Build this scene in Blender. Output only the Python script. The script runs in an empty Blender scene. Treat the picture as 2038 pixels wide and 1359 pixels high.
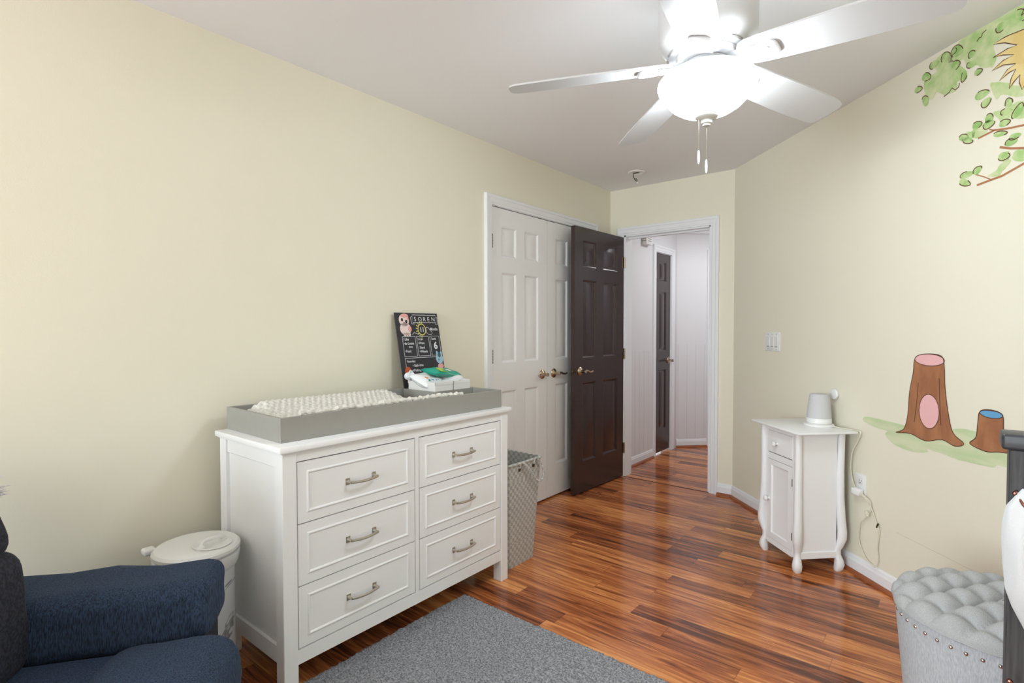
import bpy, bmesh, math, random
from mathutils import Vector, Matrix
random.seed(7)
PI = math.pi
R = math.radians
sin, cos = math.sin, math.cos
C = bpy.context.scene.collection
SC = bpy.context.scene

# ------------------------------------------------------------------ camera, world, light, exposure
F_PX, PITCH, YAW, ROLL = 1070.943, 0.023908, 0.683734, -0.001085
CAM = Vector((2.2855, 0.0, 1.2632))
fw = Vector((-sin(YAW) * cos(PITCH), cos(YAW) * cos(PITCH), -sin(PITCH)))
rt = Vector((cos(YAW), sin(YAW), 0))
up = rt.cross(fw)
r2 = rt * cos(ROLL) + up * sin(ROLL)
u2 = -rt * sin(ROLL) + up * cos(ROLL)
cd = bpy.data.cameras.new('camera')
cam = bpy.data.objects.new('camera', cd)
C.objects.link(cam)
m = Matrix((r2, u2, -fw)).transposed().to_4x4()
m.translation = CAM
cam.matrix_world = m
cd.sensor_width = 36.0
cd.lens = F_PX / 2038 * 36.0
cd.clip_start = 0.02
SC.camera = cam

SC.view_settings.view_transform = 'Standard'
SC.view_settings.look = 'None'
SC.view_settings.gamma = 1.0
SC.view_settings.exposure = 1.08
SC.view_settings.use_curve_mapping = False

wd = bpy.data.worlds.new('world')
SC.world = wd
wd.use_nodes = True
wd.node_tree.nodes['Background'].inputs[0].default_value = (0.85, 0.92, 1.0, 1)
wd.node_tree.nodes['Background'].inputs[1].default_value = 1.0

REAR_FILL_W, HALL_W, BOWL_E = 62.0, 6.2, 20.0

def area(name, loc, rot, sx, sy, power, color):
    l = bpy.data.lights.new(name, 'AREA')
    l.shape = 'RECTANGLE'; l.size = sx; l.size_y = sy
    l.energy = power; l.color = color
    o = bpy.data.objects.new(name, l); C.objects.link(o)
    o.location = loc; o.rotation_euler = rot
    return o
# added fill light at the made-up window behind the camera, facing into the room
area('rear_fill_light', (1.05, -3.42, 1.45), (R(90), 0, R(0)), 1.7, 1.7, REAR_FILL_W, (0.82, 0.92, 1.0))
# the hallway's ceiling lamp
area('hall_lamp_light', (0.95, 5.1, 2.40), (0, 0, 0), 0.45, 0.45, HALL_W, (0.96, 0.97, 1.0))

# ------------------------------------------------------------------ room numbers
YB, WB, HC = 4.1484, 1.0343, 2.44
S2 = math.sqrt(0.5)
T_END = 2.75                                   # length of the diagonal wall
XR = WB + S2 * T_END
YR = YB - S2 * T_END
YREAR = -3.5
def RW(t, off, z=0.0):                         # a point at t along the diagonal wall, off metres into the room
    return Vector((WB + S2 * t - S2 * off, YB - S2 * t - S2 * off, z))
RW_ROT = R(-45)

# ------------------------------------------------------------------ materials
def lin(c):
    def f(v):
        v /= 255.0
        return v / 12.92 if v <= 0.04045 else ((v + 0.055) / 1.055) ** 2.4
    return (f(c[0]), f(c[1]), f(c[2]), 1)

def new_mat(name):
    mt = bpy.data.materials.new(name); mt.use_nodes = True
    nt = mt.node_tree
    b = nt.nodes['Principled BSDF']
    return mt, nt, b

def N(nt, typ, **kw):
    n = nt.nodes.new(typ)
    for k, v in kw.items():
        if k.startswith('i_'):
            key = k[2:]
            key = int(key) if key.isdigit() else key.replace('_', ' ')
            n.inputs[key].default_value = v
        else:
            setattr(n, k, v)
    return n

def L(nt, a, b): nt.links.new(a, b)

def mat(name, col, rough=0.5, metal=0.0, var=0.0, vscale=8.0, bump=0.0, bscale=200.0, coat=0.0, spec=0.5, sheen=0.0):
    mt, nt, b = new_mat(name)
    b.inputs['Base Color'].default_value = lin(col)
    b.inputs['Roughness'].default_value = rough
    b.inputs['Metallic'].default_value = metal
    b.inputs['Specular IOR Level'].default_value = spec
    if coat: b.inputs['Coat Weight'].default_value = coat
    if sheen: b.inputs['Sheen Weight'].default_value = sheen
    if var or bump:
        tc = N(nt, 'ShaderNodeTexCoord')
    if var:
        nz = N(nt, 'ShaderNodeTexNoise', i_Scale=vscale, i_Detail=4.0)
        L(nt, tc.outputs['Object'], nz.inputs['Vector'])
        mx = N(nt, 'ShaderNodeMix', data_type='RGBA')
        a = lin(col)
        mx.inputs[6].default_value = tuple(min(1, v * (1 - var)) for v in a[:3]) + (1,)
        mx.inputs[7].default_value = tuple(min(1, v * (1 + var)) for v in a[:3]) + (1,)
        L(nt, nz.outputs['Fac'], mx.inputs[0]); L(nt, mx.outputs[2], b.inputs['Base Color'])
    if bump:
        n2 = N(nt, 'ShaderNodeTexNoise', i_Scale=bscale, i_Detail=3.0)
        L(nt, tc.outputs['Object'], n2.inputs['Vector'])
        bp = N(nt, 'ShaderNodeBump', i_Strength=bump, i_Distance=0.002)
        L(nt, n2.outputs['Fac'], bp.inputs['Height']); L(nt, bp.outputs['Normal'], b.inputs['Normal'])
    return mt

M = {}
M['wall'] = mat('cream_wall_paint', (236, 231, 212), 0.7, var=0.02, vscale=3, bump=0.12, bscale=260)
M['ceiling'] = mat('ceiling_paint', (244, 244, 246), 0.85, bump=0.1, bscale=300)
M['hallwall'] = mat('pale_grey_hall_paint', (226, 225, 226), 0.6, bump=0.1, bscale=260)
M['trim'] = mat('white_trim_gloss', (238, 239, 242), 0.35)
M['doorwhite'] = mat('white_door_paint', (238, 238, 238), 0.4)
M['doordark'] = mat('espresso_door_paint', (54, 38, 36), 0.22, spec=0.6)
M['shoe'] = mat('red_brown_shoe_moulding', (150, 84, 48), 0.3, var=0.25, vscale=12)
M['threshold'] = mat('dark_threshold_strip', (70, 38, 22), 0.35)
M['dresser'] = mat('white_lacquer', (242, 242, 243), 0.3)
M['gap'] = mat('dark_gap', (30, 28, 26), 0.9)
M['nickel'] = mat('brushed_nickel', (190, 184, 172), 0.28, metal=1.0)
M['brass'] = mat('antique_satin_brass', (188, 170, 148), 0.25, metal=1.0)
M['darkmetal'] = mat('aged_hinge_metal', (96, 88, 74), 0.35, metal=1.0)
M['traygrey'] = mat('grey_painted_wood', (152, 150, 144), 0.45, var=0.04, vscale=30)
M['chalk'] = mat('blackboard', (52, 50, 54), 0.8, var=0.15, vscale=14)
M['chalkwhite'] = mat('white_chalk_ink', (225, 228, 232), 0.9)
M['chalkyellow'] = mat('yellow_chalk_ink', (224, 214, 120), 0.9)
M['plasticwhite'] = mat('white_plastic', (238, 238, 236), 0.35)
M['binwhite'] = mat('white_bin_fabric', (232, 230, 228), 0.7, bump=0.3, bscale=400)
M['fanwhite'] = mat('white_fan_enamel', (218, 218, 219), 0.35)
M['fanblade'] = mat('white_fan_blade', (206, 206, 207), 0.45)
M['black'] = mat('black_plastic', (20, 19, 18), 0.5)
M['green'] = mat('teal_green_film', (20, 160, 135), 0.25)
M['lime'] = mat('lime_label', (170, 205, 40), 0.35)
M['filmwhite'] = mat('white_film', (236, 238, 240), 0.25)
M['blue'] = mat('blue_print', (40, 110, 170), 0.4)
M['orange'] = mat('orange_print', (226, 130, 50), 0.5)
M['pink'] = mat('pink_print', (232, 170, 165), 0.6)
M['cloth'] = mat('white_cotton_blanket', (222, 225, 229), 0.9, bump=0.5, bscale=350, sheen=0.3)
M['speaker'] = mat('white_speaker_mesh', (206, 205, 206), 0.85, bump=0.6, bscale=700)
M['cord'] = mat('cream_cord', (224, 220, 200), 0.45)
M['nail'] = mat('polished_nailhead', (215, 205, 200), 0.15, metal=1.0)
M['screw'] = mat('copper_screw', (150, 105, 90), 0.3, metal=1.0)
M['outline'] = mat('mural_outline_brown', (96, 58, 40), 0.8)

def wood_floor():
    mt, nt, b = new_mat('cherry_laminate_planks')
    tc = N(nt, 'ShaderNodeTexCoord'); sp = N(nt, 'ShaderNodeSeparateXYZ')
    L(nt, tc.outputs['Object'], sp.inputs[0])
    def math_(op, a, bb=None, c=None):
        n = N(nt, 'ShaderNodeMath', operation=op)
        for i, v in enumerate((a, bb, c)):
            if v is None: continue
            if isinstance(v, (int, float)): n.inputs[i].default_value = v
            else: L(nt, v, n.inputs[i])
        return n.outputs[0]
    X, Y = sp.outputs[0], sp.outputs[1]
    PW, PL = 0.094, 1.0
    yy = math_('DIVIDE', Y, PW)
    row = math_('FLOOR', yy)
    wn = N(nt, 'ShaderNodeTexWhiteNoise', noise_dimensions='1D'); L(nt, row, wn.inputs['W'])
    xs = math_('DIVIDE', math_('ADD', X, math_('MULTIPLY', wn.outputs['Value'], 7.3)), PL)
    col = math_('FLOOR', xs)
    pid = math_('ADD', math_('MULTIPLY', row, 17.31), math_('MULTIPLY', col, 5.77))
    w2 = N(nt, 'ShaderNodeTexWhiteNoise', noise_dimensions='1D'); L(nt, pid, w2.inputs['W'])
    # grain: stretched noise, shifted for each plank
    cb = N(nt, 'ShaderNodeCombineXYZ')
    L(nt, math_('ADD', math_('MULTIPLY', X, 2.4), math_('MULTIPLY', w2.outputs['Value'], 60.0)), cb.inputs[0])
    L(nt, math_('MULTIPLY', Y, 36.0), cb.inputs[1])
    L(nt, math_('MULTIPLY', w2.outputs['Value'], 9.0), cb.inputs[2])
    g1 = N(nt, 'ShaderNodeTexNoise', i_Scale=1.0, i_Detail=5.0, i_Roughness=0.64, i_Distortion=1.0)
    L(nt, cb.outputs[0], g1.inputs['Vector'])
    cb2 = N(nt, 'ShaderNodeCombineXYZ')
    L(nt, math_('MULTIPLY', X, 4.0), cb2.inputs[0]); L(nt, math_('MULTIPLY', Y, 210.0), cb2.inputs[1])
    L(nt, w2.outputs['Value'], cb2.inputs[2])
    g2 = N(nt, 'ShaderNodeTexNoise', i_Scale=1.0, i_Detail=3.0); L(nt, cb2.outputs[0], g2.inputs['Vector'])
    f = math_('ADD', math_('MULTIPLY', g1.outputs['Fac'], 0.86), math_('MULTIPLY', g2.outputs['Fac'], 0.22))
    f = math_('ADD', f, math_('MULTIPLY', math_('SUBTRACT', w2.outputs['Value'], 0.5), 0.24))
    rp = N(nt, 'ShaderNodeValToRGB'); cr = rp.color_ramp
    cr.elements[0].position = 0.36; cr.elements[0].color = lin((92, 48, 28))
    cr.elements[1].position = 0.76; cr.elements[1].color = lin((240, 166, 98))
    e = cr.elements.new(0.48); e.color = lin((156, 86, 48))
    e = cr.elements.new(0.60); e.color = lin((200, 122, 70))
    L(nt, f, rp.inputs['Fac'])
    fy = math_('FRACT', yy); fx = math_('FRACT', xs)
    sy = math_('MINIMUM', fy, math_('SUBTRACT', 1.0, fy))
    sx = math_('MULTIPLY', math_('MINIMUM', fx, math_('SUBTRACT', 1.0, fx)), PL / PW)
    seam = math_('LESS_THAN', math_('MINIMUM', sx, sy), 0.014)
    mx = N(nt, 'ShaderNodeMix', data_type='RGBA', blend_type='MULTIPLY')
    L(nt, math_('MULTIPLY', seam, 0.45), mx.inputs[0]); L(nt, rp.outputs['Color'], mx.inputs[6])
    mx.inputs[7].default_value = (0.15, 0.1, 0.08, 1)
    L(nt, mx.outputs[2], b.inputs['Base Color'])
    b.inputs['Roughness'].default_value = 0.15
    b.inputs['Specular IOR Level'].default_value = 0.5
    n3 = N(nt, 'ShaderNodeTexNoise', i_Scale=9.0, i_Detail=2.0); L(nt, tc.outputs['Object'], n3.inputs['Vector'])
    bp = N(nt, 'ShaderNodeBump', i_Strength=0.06, i_Distance=0.01)
    L(nt, n3.outputs['Fac'], bp.inputs['Height']); L(nt, bp.outputs['Normal'], b.inputs['Normal'])
    return mt
M['floor'] = wood_floor()

def two_tone(name, a, b_, scale, rough=0.9, bump=0.4, detail=4.0, stretch=(1, 1, 1), lo=0.4, hi=0.6, sheen=0.0, bscale=None):
    mt, nt, b = new_mat(name)
    tc = N(nt, 'ShaderNodeTexCoord'); mp = N(nt, 'ShaderNodeMapping')
    mp.inputs['Scale'].default_value = stretch
    L(nt, tc.outputs['Object'], mp.inputs['Vector'])
    nz = N(nt, 'ShaderNodeTexNoise', i_Scale=scale, i_Detail=detail); L(nt, mp.outputs[0], nz.inputs['Vector'])
    rp = N(nt, 'ShaderNodeValToRGB')
    rp.color_ramp.elements[0].position = lo; rp.color_ramp.elements[0].color = lin(a)
    rp.color_ramp.elements[1].position = hi; rp.color_ramp.elements[1].color = lin(b_)
    L(nt, nz.outputs['Fac'], rp.inputs['Fac']); L(nt, rp.outputs['Color'], b.inputs['Base Color'])
    b.inputs['Roughness'].default_value = rough
    if sheen: b.inputs['Sheen Weight'].default_value = sheen
    if bump:
        bp = N(nt, 'ShaderNodeBump', i_Strength=bump, i_Distance=0.003)
        L(nt, nz.outputs['Fac'], bp.inputs['Height']); L(nt, bp.outputs['Normal'], b.inputs['Normal'])
    return mt
M['rug'] = two_tone('grey_shag', (104, 106, 112), (176, 177, 182), 150, 1.0, 0.7, detail=5, lo=0.36, hi=0.66)
M['linen'] = two_tone('grey_linen', (160, 161, 163), (190, 190, 190), 170, 0.95, 0.25, stretch=(4, 1, 4), lo=0.3, hi=0.7)
M['linenside'] = two_tone('grey_linen_side', (172, 177, 184), (204, 208, 213), 110, 0.95, 0.25, stretch=(3, 3, 0.6), lo=0.3, hi=0.7)
M['darkwood'] = two_tone('weathered_dark_wood', (34, 36, 40), (84, 84, 88), 28, 0.5, 0.3, stretch=(3, 3, 0.22), lo=0.3, hi=0.75)
M['darkwoodcap'] = two_tone('weathered_dark_wood_cap', (30, 34, 40), (74, 78, 84), 28, 0.4, 0.3, stretch=(0.22, 3, 3), lo=0.3, hi=0.75)
M['minky'] = two_tone('grey_cream_minky', (208, 205, 196), (228, 226, 218), 90, 0.95, 0.2, sheen=0.4)
M['fluff'] = two_tone('white_fluff', (224, 216, 222), (250, 248, 250), 200, 1.0, 0.3)
M['leafgreen'] = two_tone('mural_watercolour_green', (172, 203, 132), (218, 222, 178), 16, 0.85, 0, detail=3, lo=0.35, hi=0.65)
M['leafdark'] = two_tone('mural_leaf_green', (150, 190, 112), (192, 212, 150), 26, 0.85, 0, detail=3)
M['grasspaint'] = two_tone('mural_grass_green', (196, 213, 166), (216, 221, 184), 10, 0.85, 0, detail=3, stretch=(0.4, 1, 2.5))
M['goldpaint'] = two_tone('mural_gold', (228, 200, 130), (238, 216, 154), 12, 0.85, 0)
M['barkpaint'] = two_tone('mural_bark', (158, 104, 72), (176, 122, 84), 16, 0.85, 0, stretch=(1, 1, 0.4))
M['pinkpaint'] = mat('mural_pink', (238, 186, 186), 0.85)
M['bluepaint'] = mat('mural_blue', (104, 164, 208), 0.85)
M['twig'] = mat('mural_twig', (176, 122, 84), 0.85)

def navy():
    mt, nt, b = new_mat('navy_corduroy')
    tc = N(nt, 'ShaderNodeTexCoord')
    mp = N(nt, 'ShaderNodeMapping'); mp.inputs['Rotation'].default_value = (R(32), R(0), 0); mp.inputs['Scale'].default_value = (1, 1.0, 0.16)
    L(nt, tc.outputs['Object'], mp.inputs['Vector'])
    ad = N(nt, 'ShaderNodeTexNoise', i_Scale=330.0, i_Detail=2.0); L(nt, mp.outputs[0], ad.inputs['Vector'])
    rp = N(nt, 'ShaderNodeValToRGB')
    rp.color_ramp.elements[0].position = 0.3; rp.color_ramp.elements[0].color = lin((20, 27, 42))
    rp.color_ramp.elements[1].position = 0.72; rp.color_ramp.elements[1].color = lin((58, 78, 108))
    L(nt, ad.outputs[0], rp.inputs['Fac']); L(nt, rp.outputs['Color'], b.inputs['Base Color'])
    b.inputs['Roughness'].default_value = 0.95
    bp = N(nt, 'ShaderNodeBump', i_Strength=0.5, i_Distance=0.002)
    L(nt, ad.outputs[0], bp.inputs['Height']); L(nt, bp.outputs['Normal'], b.inputs['Normal'])
    return mt
M['navy'] = navy()
M['navydark'] = two_tone('navy_front_panel', (28, 29, 38), (52, 53, 66), 120, 0.95, 0.4)

def marble():
    mt, nt, b = new_mat('white_marble_print')
    tc = N(nt, 'ShaderNodeTexCoord')
    mp = N(nt, 'ShaderNodeMapping'); mp.inputs['Rotation'].default_value = (0.4, 0.9, 0.3)
    L(nt, tc.outputs['Object'], mp.inputs['Vector'])
    nz = N(nt, 'ShaderNodeTexNoise', i_Scale=5.5, i_Detail=5.0, i_Distortion=1.2); L(nt, mp.outputs[0], nz.inputs['Vector'])
    s = N(nt, 'ShaderNodeMath', operation='SUBTRACT'); L(nt, nz.outputs['Fac'], s.inputs[0]); s.inputs[1].default_value = 0.5
    a = N(nt, 'ShaderNodeMath', operation='ABSOLUTE'); L(nt, s.outputs[0], a.inputs[0])
    rp = N(nt, 'ShaderNodeValToRGB')
    rp.color_ramp.elements[0].position = 0.0; rp.color_ramp.elements[0].color = lin((140, 140, 146))
    rp.color_ramp.elements[1].position = 0.02; rp.color_ramp.elements[1].color = lin((232, 235, 238))
    L(nt, a.outputs[0], rp.inputs['Fac']); L(nt, rp.outputs['Color'], b.inputs['Base Color'])
    b.inputs['Roughness'].default_value = 0.25
    return mt
M['marble'] = marble()

def woven():
    mt, nt, b = new_mat('grey_woven_strap')
    tc = N(nt, 'ShaderNodeTexCoord')
    mp = N(nt, 'ShaderNodeMapping'); L(nt, tc.outputs['Object'], mp.inputs['Vector'])
    ck = N(nt, 'ShaderNodeTexChecker', i_Scale=56.0); L(nt, mp.outputs[0], ck.inputs['Vector'])
    ck.inputs['Color1'].default_value = lin((196, 195, 191)); ck.inputs['Color2'].default_value = lin((166, 165, 161))
    nz = N(nt, 'ShaderNodeTexNoise', i_Scale=60.0); L(nt, tc.outputs['Object'], nz.inputs['Vector'])
    mx = N(nt, 'ShaderNodeMix', data_type='RGBA', blend_type='OVERLAY'); mx.inputs[0].default_value = 0.25
    L(nt, ck.outputs['Color'], mx.inputs[6]); L(nt, nz.outputs['Fac'], mx.inputs[7])
    L(nt, mx.outputs[2], b.inputs['Base Color'])
    b.inputs['Roughness'].default_value = 0.6
    bp = N(nt, 'ShaderNodeBump', i_Strength=0.6, i_Distance=0.003)
    L(nt, ck.outputs['Fac'], bp.inputs['Height']); L(nt, bp.outputs['Normal'], b.inputs['Normal'])
    return mt
M['woven'] = woven()

def glow(name, col, e):
    mt, nt, b = new_mat(name)
    b.inputs['Base Color'].default_value = col
    b.inputs['Emission Color'].default_value = col
    b.inputs['Emission Strength'].default_value = e
    b.inputs['Roughness'].default_value = 0.3
    return mt
M['bowl'] = glow('lit_frosted_glass', (0.85, 0.94, 1.0, 1), BOWL_E)

# ------------------------------------------------------------------ mesh helpers
class MB:
    def __init__(s): s.v = []; s.f = []
    def add(s, verts, faces, mtx=None):
        o = len(s.v)
        s.v += [tuple(mtx @ Vector(v)) if mtx else tuple(v) for v in verts]
        s.f += [[i + o for i in f] for f in faces]
        return s
    def box(s, x0, x1, y0, y1, z0, z1, bev=0.0, seg=2, mtx=None):
        if bev <= 0:
            vs = [(x, y, z) for z in (z0, z1) for y in (y0, y1) for x in (x0, x1)]
            return s.add(vs, [(0, 2, 3, 1), (4, 5, 7, 6), (0, 1, 5, 4), (2, 6, 7, 3), (0, 4, 6, 2), (1, 3, 7, 5)], mtx)
        bm = bmesh.new()
        bmesh.ops.create_cube(bm, size=1.0)
        for v in bm.verts:
            v.co = Vector(((x0 + x1) / 2 + v.co.x * (x1 - x0), (y0 + y1) / 2 + v.co.y * (y1 - y0), (z0 + z1) / 2 + v.co.z * (z1 - z0)))
        bmesh.ops.bevel(bm, geom=bm.edges[:], offset=bev, segments=seg, profile=0.5, affect='EDGES')
        return s.bm(bm, mtx)
    def bm(s, bm, mtx=None):
        bm.verts.index_update()
        s.add([v.co[:] for v in bm.verts], [[v.index for v in f.verts] for f in bm.faces], mtx)
        bm.free(); return s
    def lathe(s, prof, n=40, mtx=None, cap=True):
        vs = []; fs = []
        for r, z in prof:
            for i in range(n):
                a = 2 * PI * i / n
                vs.append((r * cos(a), r * sin(a), z))
        for k in range(len(prof) - 1):
            for i in range(n):
                j = (i + 1) % n
                fs.append((k * n + i, k * n + j, (k + 1) * n + j, (k + 1) * n + i))
        if cap:
            fs.append(tuple(reversed(range(n))))
            fs.append(tuple((len(prof) - 1) * n + i for i in range(n)))
        return s.add(vs, fs, mtx)
    def tube(s, pts, r, n=8, closed=False, mtx=None, rad=None):
        pts = [Vector(p) for p in pts]
        vs = []; fs = []
        K = len(pts)
        prev = None
        for k, p in enumerate(pts):
            if closed: t = pts[(k + 1) % K] - pts[k - 1]
            else: t = pts[min(k + 1, K - 1)] - pts[max(k - 1, 0)]
            t.normalize()
            if prev is None:
                a = Vector((0, 0, 1)) if abs(t.z) < 0.9 else Vector((1, 0, 0))
                nn = t.cross(a).normalized()
            else:
                nn = (prev - t * prev.dot(t)).normalized()
            prev = nn
            b = t.cross(nn)
            rr = rad[k] if rad else r
            for i in range(n):
                a = 2 * PI * i / n
                vs.append(tuple(p + (nn * cos(a) + b * sin(a)) * rr))
        for k in range(K if closed else K - 1):
            k2 = (k + 1) % K
            for i in range(n):
                j = (i + 1) % n
                fs.append((k * n + i, k * n + j, k2 * n + j, k2 * n + i))
        if not closed:
            fs.append(tuple(reversed(range(n)))); fs.append(tuple((K - 1) * n + i for i in range(n)))
        return s.add(vs, fs, mtx)
    def prism(s, poly, y0, y1, mtx=None):            # polygon in x, z extruded along y
        n = len(poly)
        vs = [(x, y0, z) for x, z in poly] + [(x, y1, z) for x, z in poly]
        fs = [tuple(range(n)), tuple(reversed(range(n, 2 * n)))]
        for i in range(n):
            j = (i + 1) % n
            fs.append((i, i + n, j + n, j))
        return s.add(vs, fs, mtx)
    def grid(s, fn, nu, nv, mtx=None, cu=False, cv=False):
        vs = [fn(i / (nu if cu else nu - 1), j / (nv if cv else nv - 1)) for i in range(nu) for j in range(nv)]
        fs = []
        for i in range(nu if cu else nu - 1):
            for j in range(nv if cv else nv - 1):
                i2 = (i + 1) % nu; j2 = (j + 1) % nv
                fs.append((i * nv + j, i2 * nv + j, i2 * nv + j2, i * nv + j2))
        return s.add(vs, fs, mtx)
    def build(s, name, mt, parent=None, smooth=35, sub=0):
        me = bpy.data.meshes.new(name)
        me.from_pydata(s.v, [], s.f)
        bm = bmesh.new(); bm.from_mesh(me)
        bmesh.ops.recalc_face_normals(bm, faces=bm.faces[:])
        bm.to_mesh(me); bm.free()
        me.materials.append(mt)
        if smooth:
            for p in me.polygons: p.use_smooth = True
            me.set_sharp_from_angle(angle=R(smooth))
        o = bpy.data.objects.new(name, me); C.objects.link(o)
        if parent: o.parent = parent
        if sub:
            md = o.modifiers.new('sub', 'SUBSURF'); md.levels = sub; md.render_levels = sub
        return o

def thing(name, label, cat, loc=(0, 0, 0), rotz=0.0, group=None, kind=None):
    o = bpy.data.objects.new(name, None); C.objects.link(o)
    o.location = loc; o.rotation_euler = (0, 0, rotz); o.empty_display_size = 0.05
    return tag(o, label, cat, group, kind)
def tag(o, label, cat, group=None, kind=None):
    o['label'] = label; o['category'] = cat
    if group: o['group'] = group
    if kind: o['kind'] = kind
    return o
def struct(o, label, cat): return tag(o, label, cat, kind='structure')
def put(o, loc, rotz=0.0):
    o.location = loc; o.rotation_euler = (0, 0, rotz); return o

def panelled(mb, x0, x1, z0, z1, yf, yb, panels, prof, both=False, mtx=None):
    """A slab facing -y whose face carries recessed or raised panels; prof is a list of (inset, depth)."""
    xs = sorted({x0, x1} | {v for p in panels for v in (p[0], p[1])})
    zs = sorted({z0, z1} | {v for p in panels for v in (p[2], p[3])})
    def inside(cx, cz): return any(p[0] < cx < p[1] and p[2] < cz < p[3] for p in panels)
    for side in ((yf, 1), (yb, -1)) if both else ((yf, 1),):
        y, sg = side
        for i in range(len(xs) - 1):
            for j in range(len(zs) - 1):
                if inside((xs[i] + xs[i + 1]) / 2, (zs[j] + zs[j + 1]) / 2): continue
                mb.add([(xs[i], y, zs[j]), (xs[i + 1], y, zs[j]), (xs[i + 1], y, zs[j + 1]), (xs[i], y, zs[j + 1])], [(0, 1, 2, 3)], mtx)
        for p in panels:
            rings = [(0, 0)] + list(prof)
            vs = []; fs = []
            for ins, d in rings:
                vs += [(p[0] + ins, y + sg * d, p[2] + ins), (p[1] - ins, y + sg * d, p[2] + ins), (p[1] - ins, y + sg * d, p[3] - ins), (p[0] + ins, y + sg * d, p[3] - ins)]
            for k in range(len(rings) - 1):
                for i in range(4):
                    j = (i + 1) % 4
                    fs.append((k * 4 + i, k * 4 + j, k * 4 + 4 + j, k * 4 + 4 + i))
            k = (len(rings) - 1) * 4
            fs.append((k, k + 1, k + 2, k + 3))
            mb.add(vs, fs, mtx)
    if not both:
        mb.add([(x0, yb, z0), (x1, yb, z0), (x1, yb, z1), (x0, yb, z1)], [(3, 2, 1, 0)], mtx)
    mb.add([(x0, yf, z0), (x1, yf, z0), (x1, yf, z1), (x0, yf, z1), (x0, yb, z0), (x1, yb, z0), (x1, yb, z1), (x0, yb, z1)],
           [(0, 4, 5, 1), (2, 6, 7, 3), (0, 3, 7, 4), (1, 5, 6, 2)], mtx)
    return mb

def wall(name, loc, rotz, length, h, holes, mt, label, th=0.115):
    """A wall whose room face is local y = 0, facing -y; holes are (x0, x1, z0, z1)."""
    mb = MB()
    xs = sorted({0, length} | {v for p in holes for v in (p[0], p[1])})
    for i in range(len(xs) - 1):
        cx = (xs[i] + xs[i + 1]) / 2
        segs = [(0, h)]
        for p in holes:
            if p[0] < cx < p[1]:
                segs = [(a, b) for a, b in ((0, p[2]), (p[3], h)) if b - a > 1e-4]
        for a, b in segs: mb.box(xs[i], xs[i + 1], 0, th, a, b)
    o = put(mb.build(name, mt, smooth=0), loc, rotz)
    return struct(o, label, 'wall')

def casing(mb, x0, x1, h, prof, z0=0.0):
    """A mitred frame round an opening on the local y = 0 face; prof: (outward offset, projection)."""
    vs = []
    for d, y in prof:
        vs += [(x0 - d, -y, z0), (x0 - d, -y, h + d), (x1 + d, -y, h + d), (x1 + d, -y, z0)]
    fs = []
    for k in range(len(prof) - 1):
        for i in range(3):
            fs.append((k * 4 + i, k * 4 + i + 1, k * 4 + 5 + i, k * 4 + 4 + i))
    n = len(prof)
    fs.append(tuple(k * 4 for k in range(n))); fs.append(tuple(k * 4 + 3 for k in range(n)))
    return mb.add(vs, fs)
CASE = [(0.0, 0.0), (0.0, 0.011), (0.012, 0.012), (0.016, 0.015), (0.04, 0.016), (0.046, 0.02), (0.06, 0.02), (0.064, 0.016), (0.064, 0.0)]

def baseboard(name, loc, rotz, x0, x1, label, shoe_name=None):
    pr = [(0, 0.0), (-0.013, 0.0), (-0.013, 0.062), (-0.010, 0.07), (-0.0085, 0.08), (-0.004, 0.088), (0, 0.089)]
    mb = MB()
    vs = [(x, y, z) for x in (x0, x1) for y, z in pr]; n = len(pr)
    mb.add(vs, [tuple(range(n)), tuple(range(n, 2 * n))] + [(i, i + 1, i + 1 + n, i + n) for i in range(n - 1)])
    o = put(mb.build(name, M['trim'], smooth=20), loc, rotz); struct(o, label, 'baseboard')
    if shoe_name:
        ps = [(-0.013, 0.0), (-0.031, 0.0), (-0.030, 0.008), (-0.026, 0.014), (-0.02, 0.018), (-0.013, 0.019)]
        n = len(ps); mb = MB()
        mb.add([(x, y, z) for x in (x0, x1) for y, z in ps], [tuple(range(n)), tuple(range(n, 2 * n))] + [(i, (i + 1) % n, (i + 1) % n + n, i + n) for i in range(n)])
        s = put(mb.build(shoe_name, M['shoe'], smooth=40), loc, rotz)
        struct(s, 'reddish brown wooden shoe moulding along the foot of the ' + label, 'moulding')

# ------------------------------------------------------------------ setting: shell
o = MB().box(-0.9, 3.2, -3.7, 7.4, -0.05, 0.0).build('floor', M['floor'], smooth=0)
struct(o, 'glossy reddish brown laminate plank floor of bedroom and hallway', 'floor')
o = MB().box(-0.9, 3.2, -3.7, 7.4, HC, HC + 0.05).build('ceiling', M['ceiling'], smooth=0)
struct(o, 'plain white ceiling over bedroom and hallway', 'ceiling')

CL0, CL1, CLH = 2.593, 3.846, 2.056            # closet opening along the left wall
wall('wall_left', (0, YREAR, 0), R(90), YB - YREAR, HC, [(CL0 - YREAR, CL1 - YREAR, 0, CLH)], M['wall'], 'long cream painted wall behind the white dresser and closet')
DX0, DX1, DH = 0.135, 0.861, 2.049             # doorway in the back wall
wall('wall_back', (-0.115, YB, 0), 0, WB + 0.115 + 0.05, HC, [(DX0 + 0.115, DX1 + 0.115, 0, DH)], M['wall'], 'short cream wall holding the open doorway to the hall')
wall('wall_right', RW(0, 0), RW_ROT, T_END, HC, [], M['wall'], 'diagonal cream wall with the painted mural behind the small cabinet')
wall('wall_side', (XR, YR, 0), R(-90), YR - YREAR, HC, [], M['wall'], 'cream wall outside the view on the right of the bed')
wall('wall_rear', (XR, YREAR, 0), R(180), XR, HC, [(XR - 1.95, XR - 0.15, 0.6, 2.3)], M['wall'], 'cream wall behind the viewer with the added window')
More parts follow.
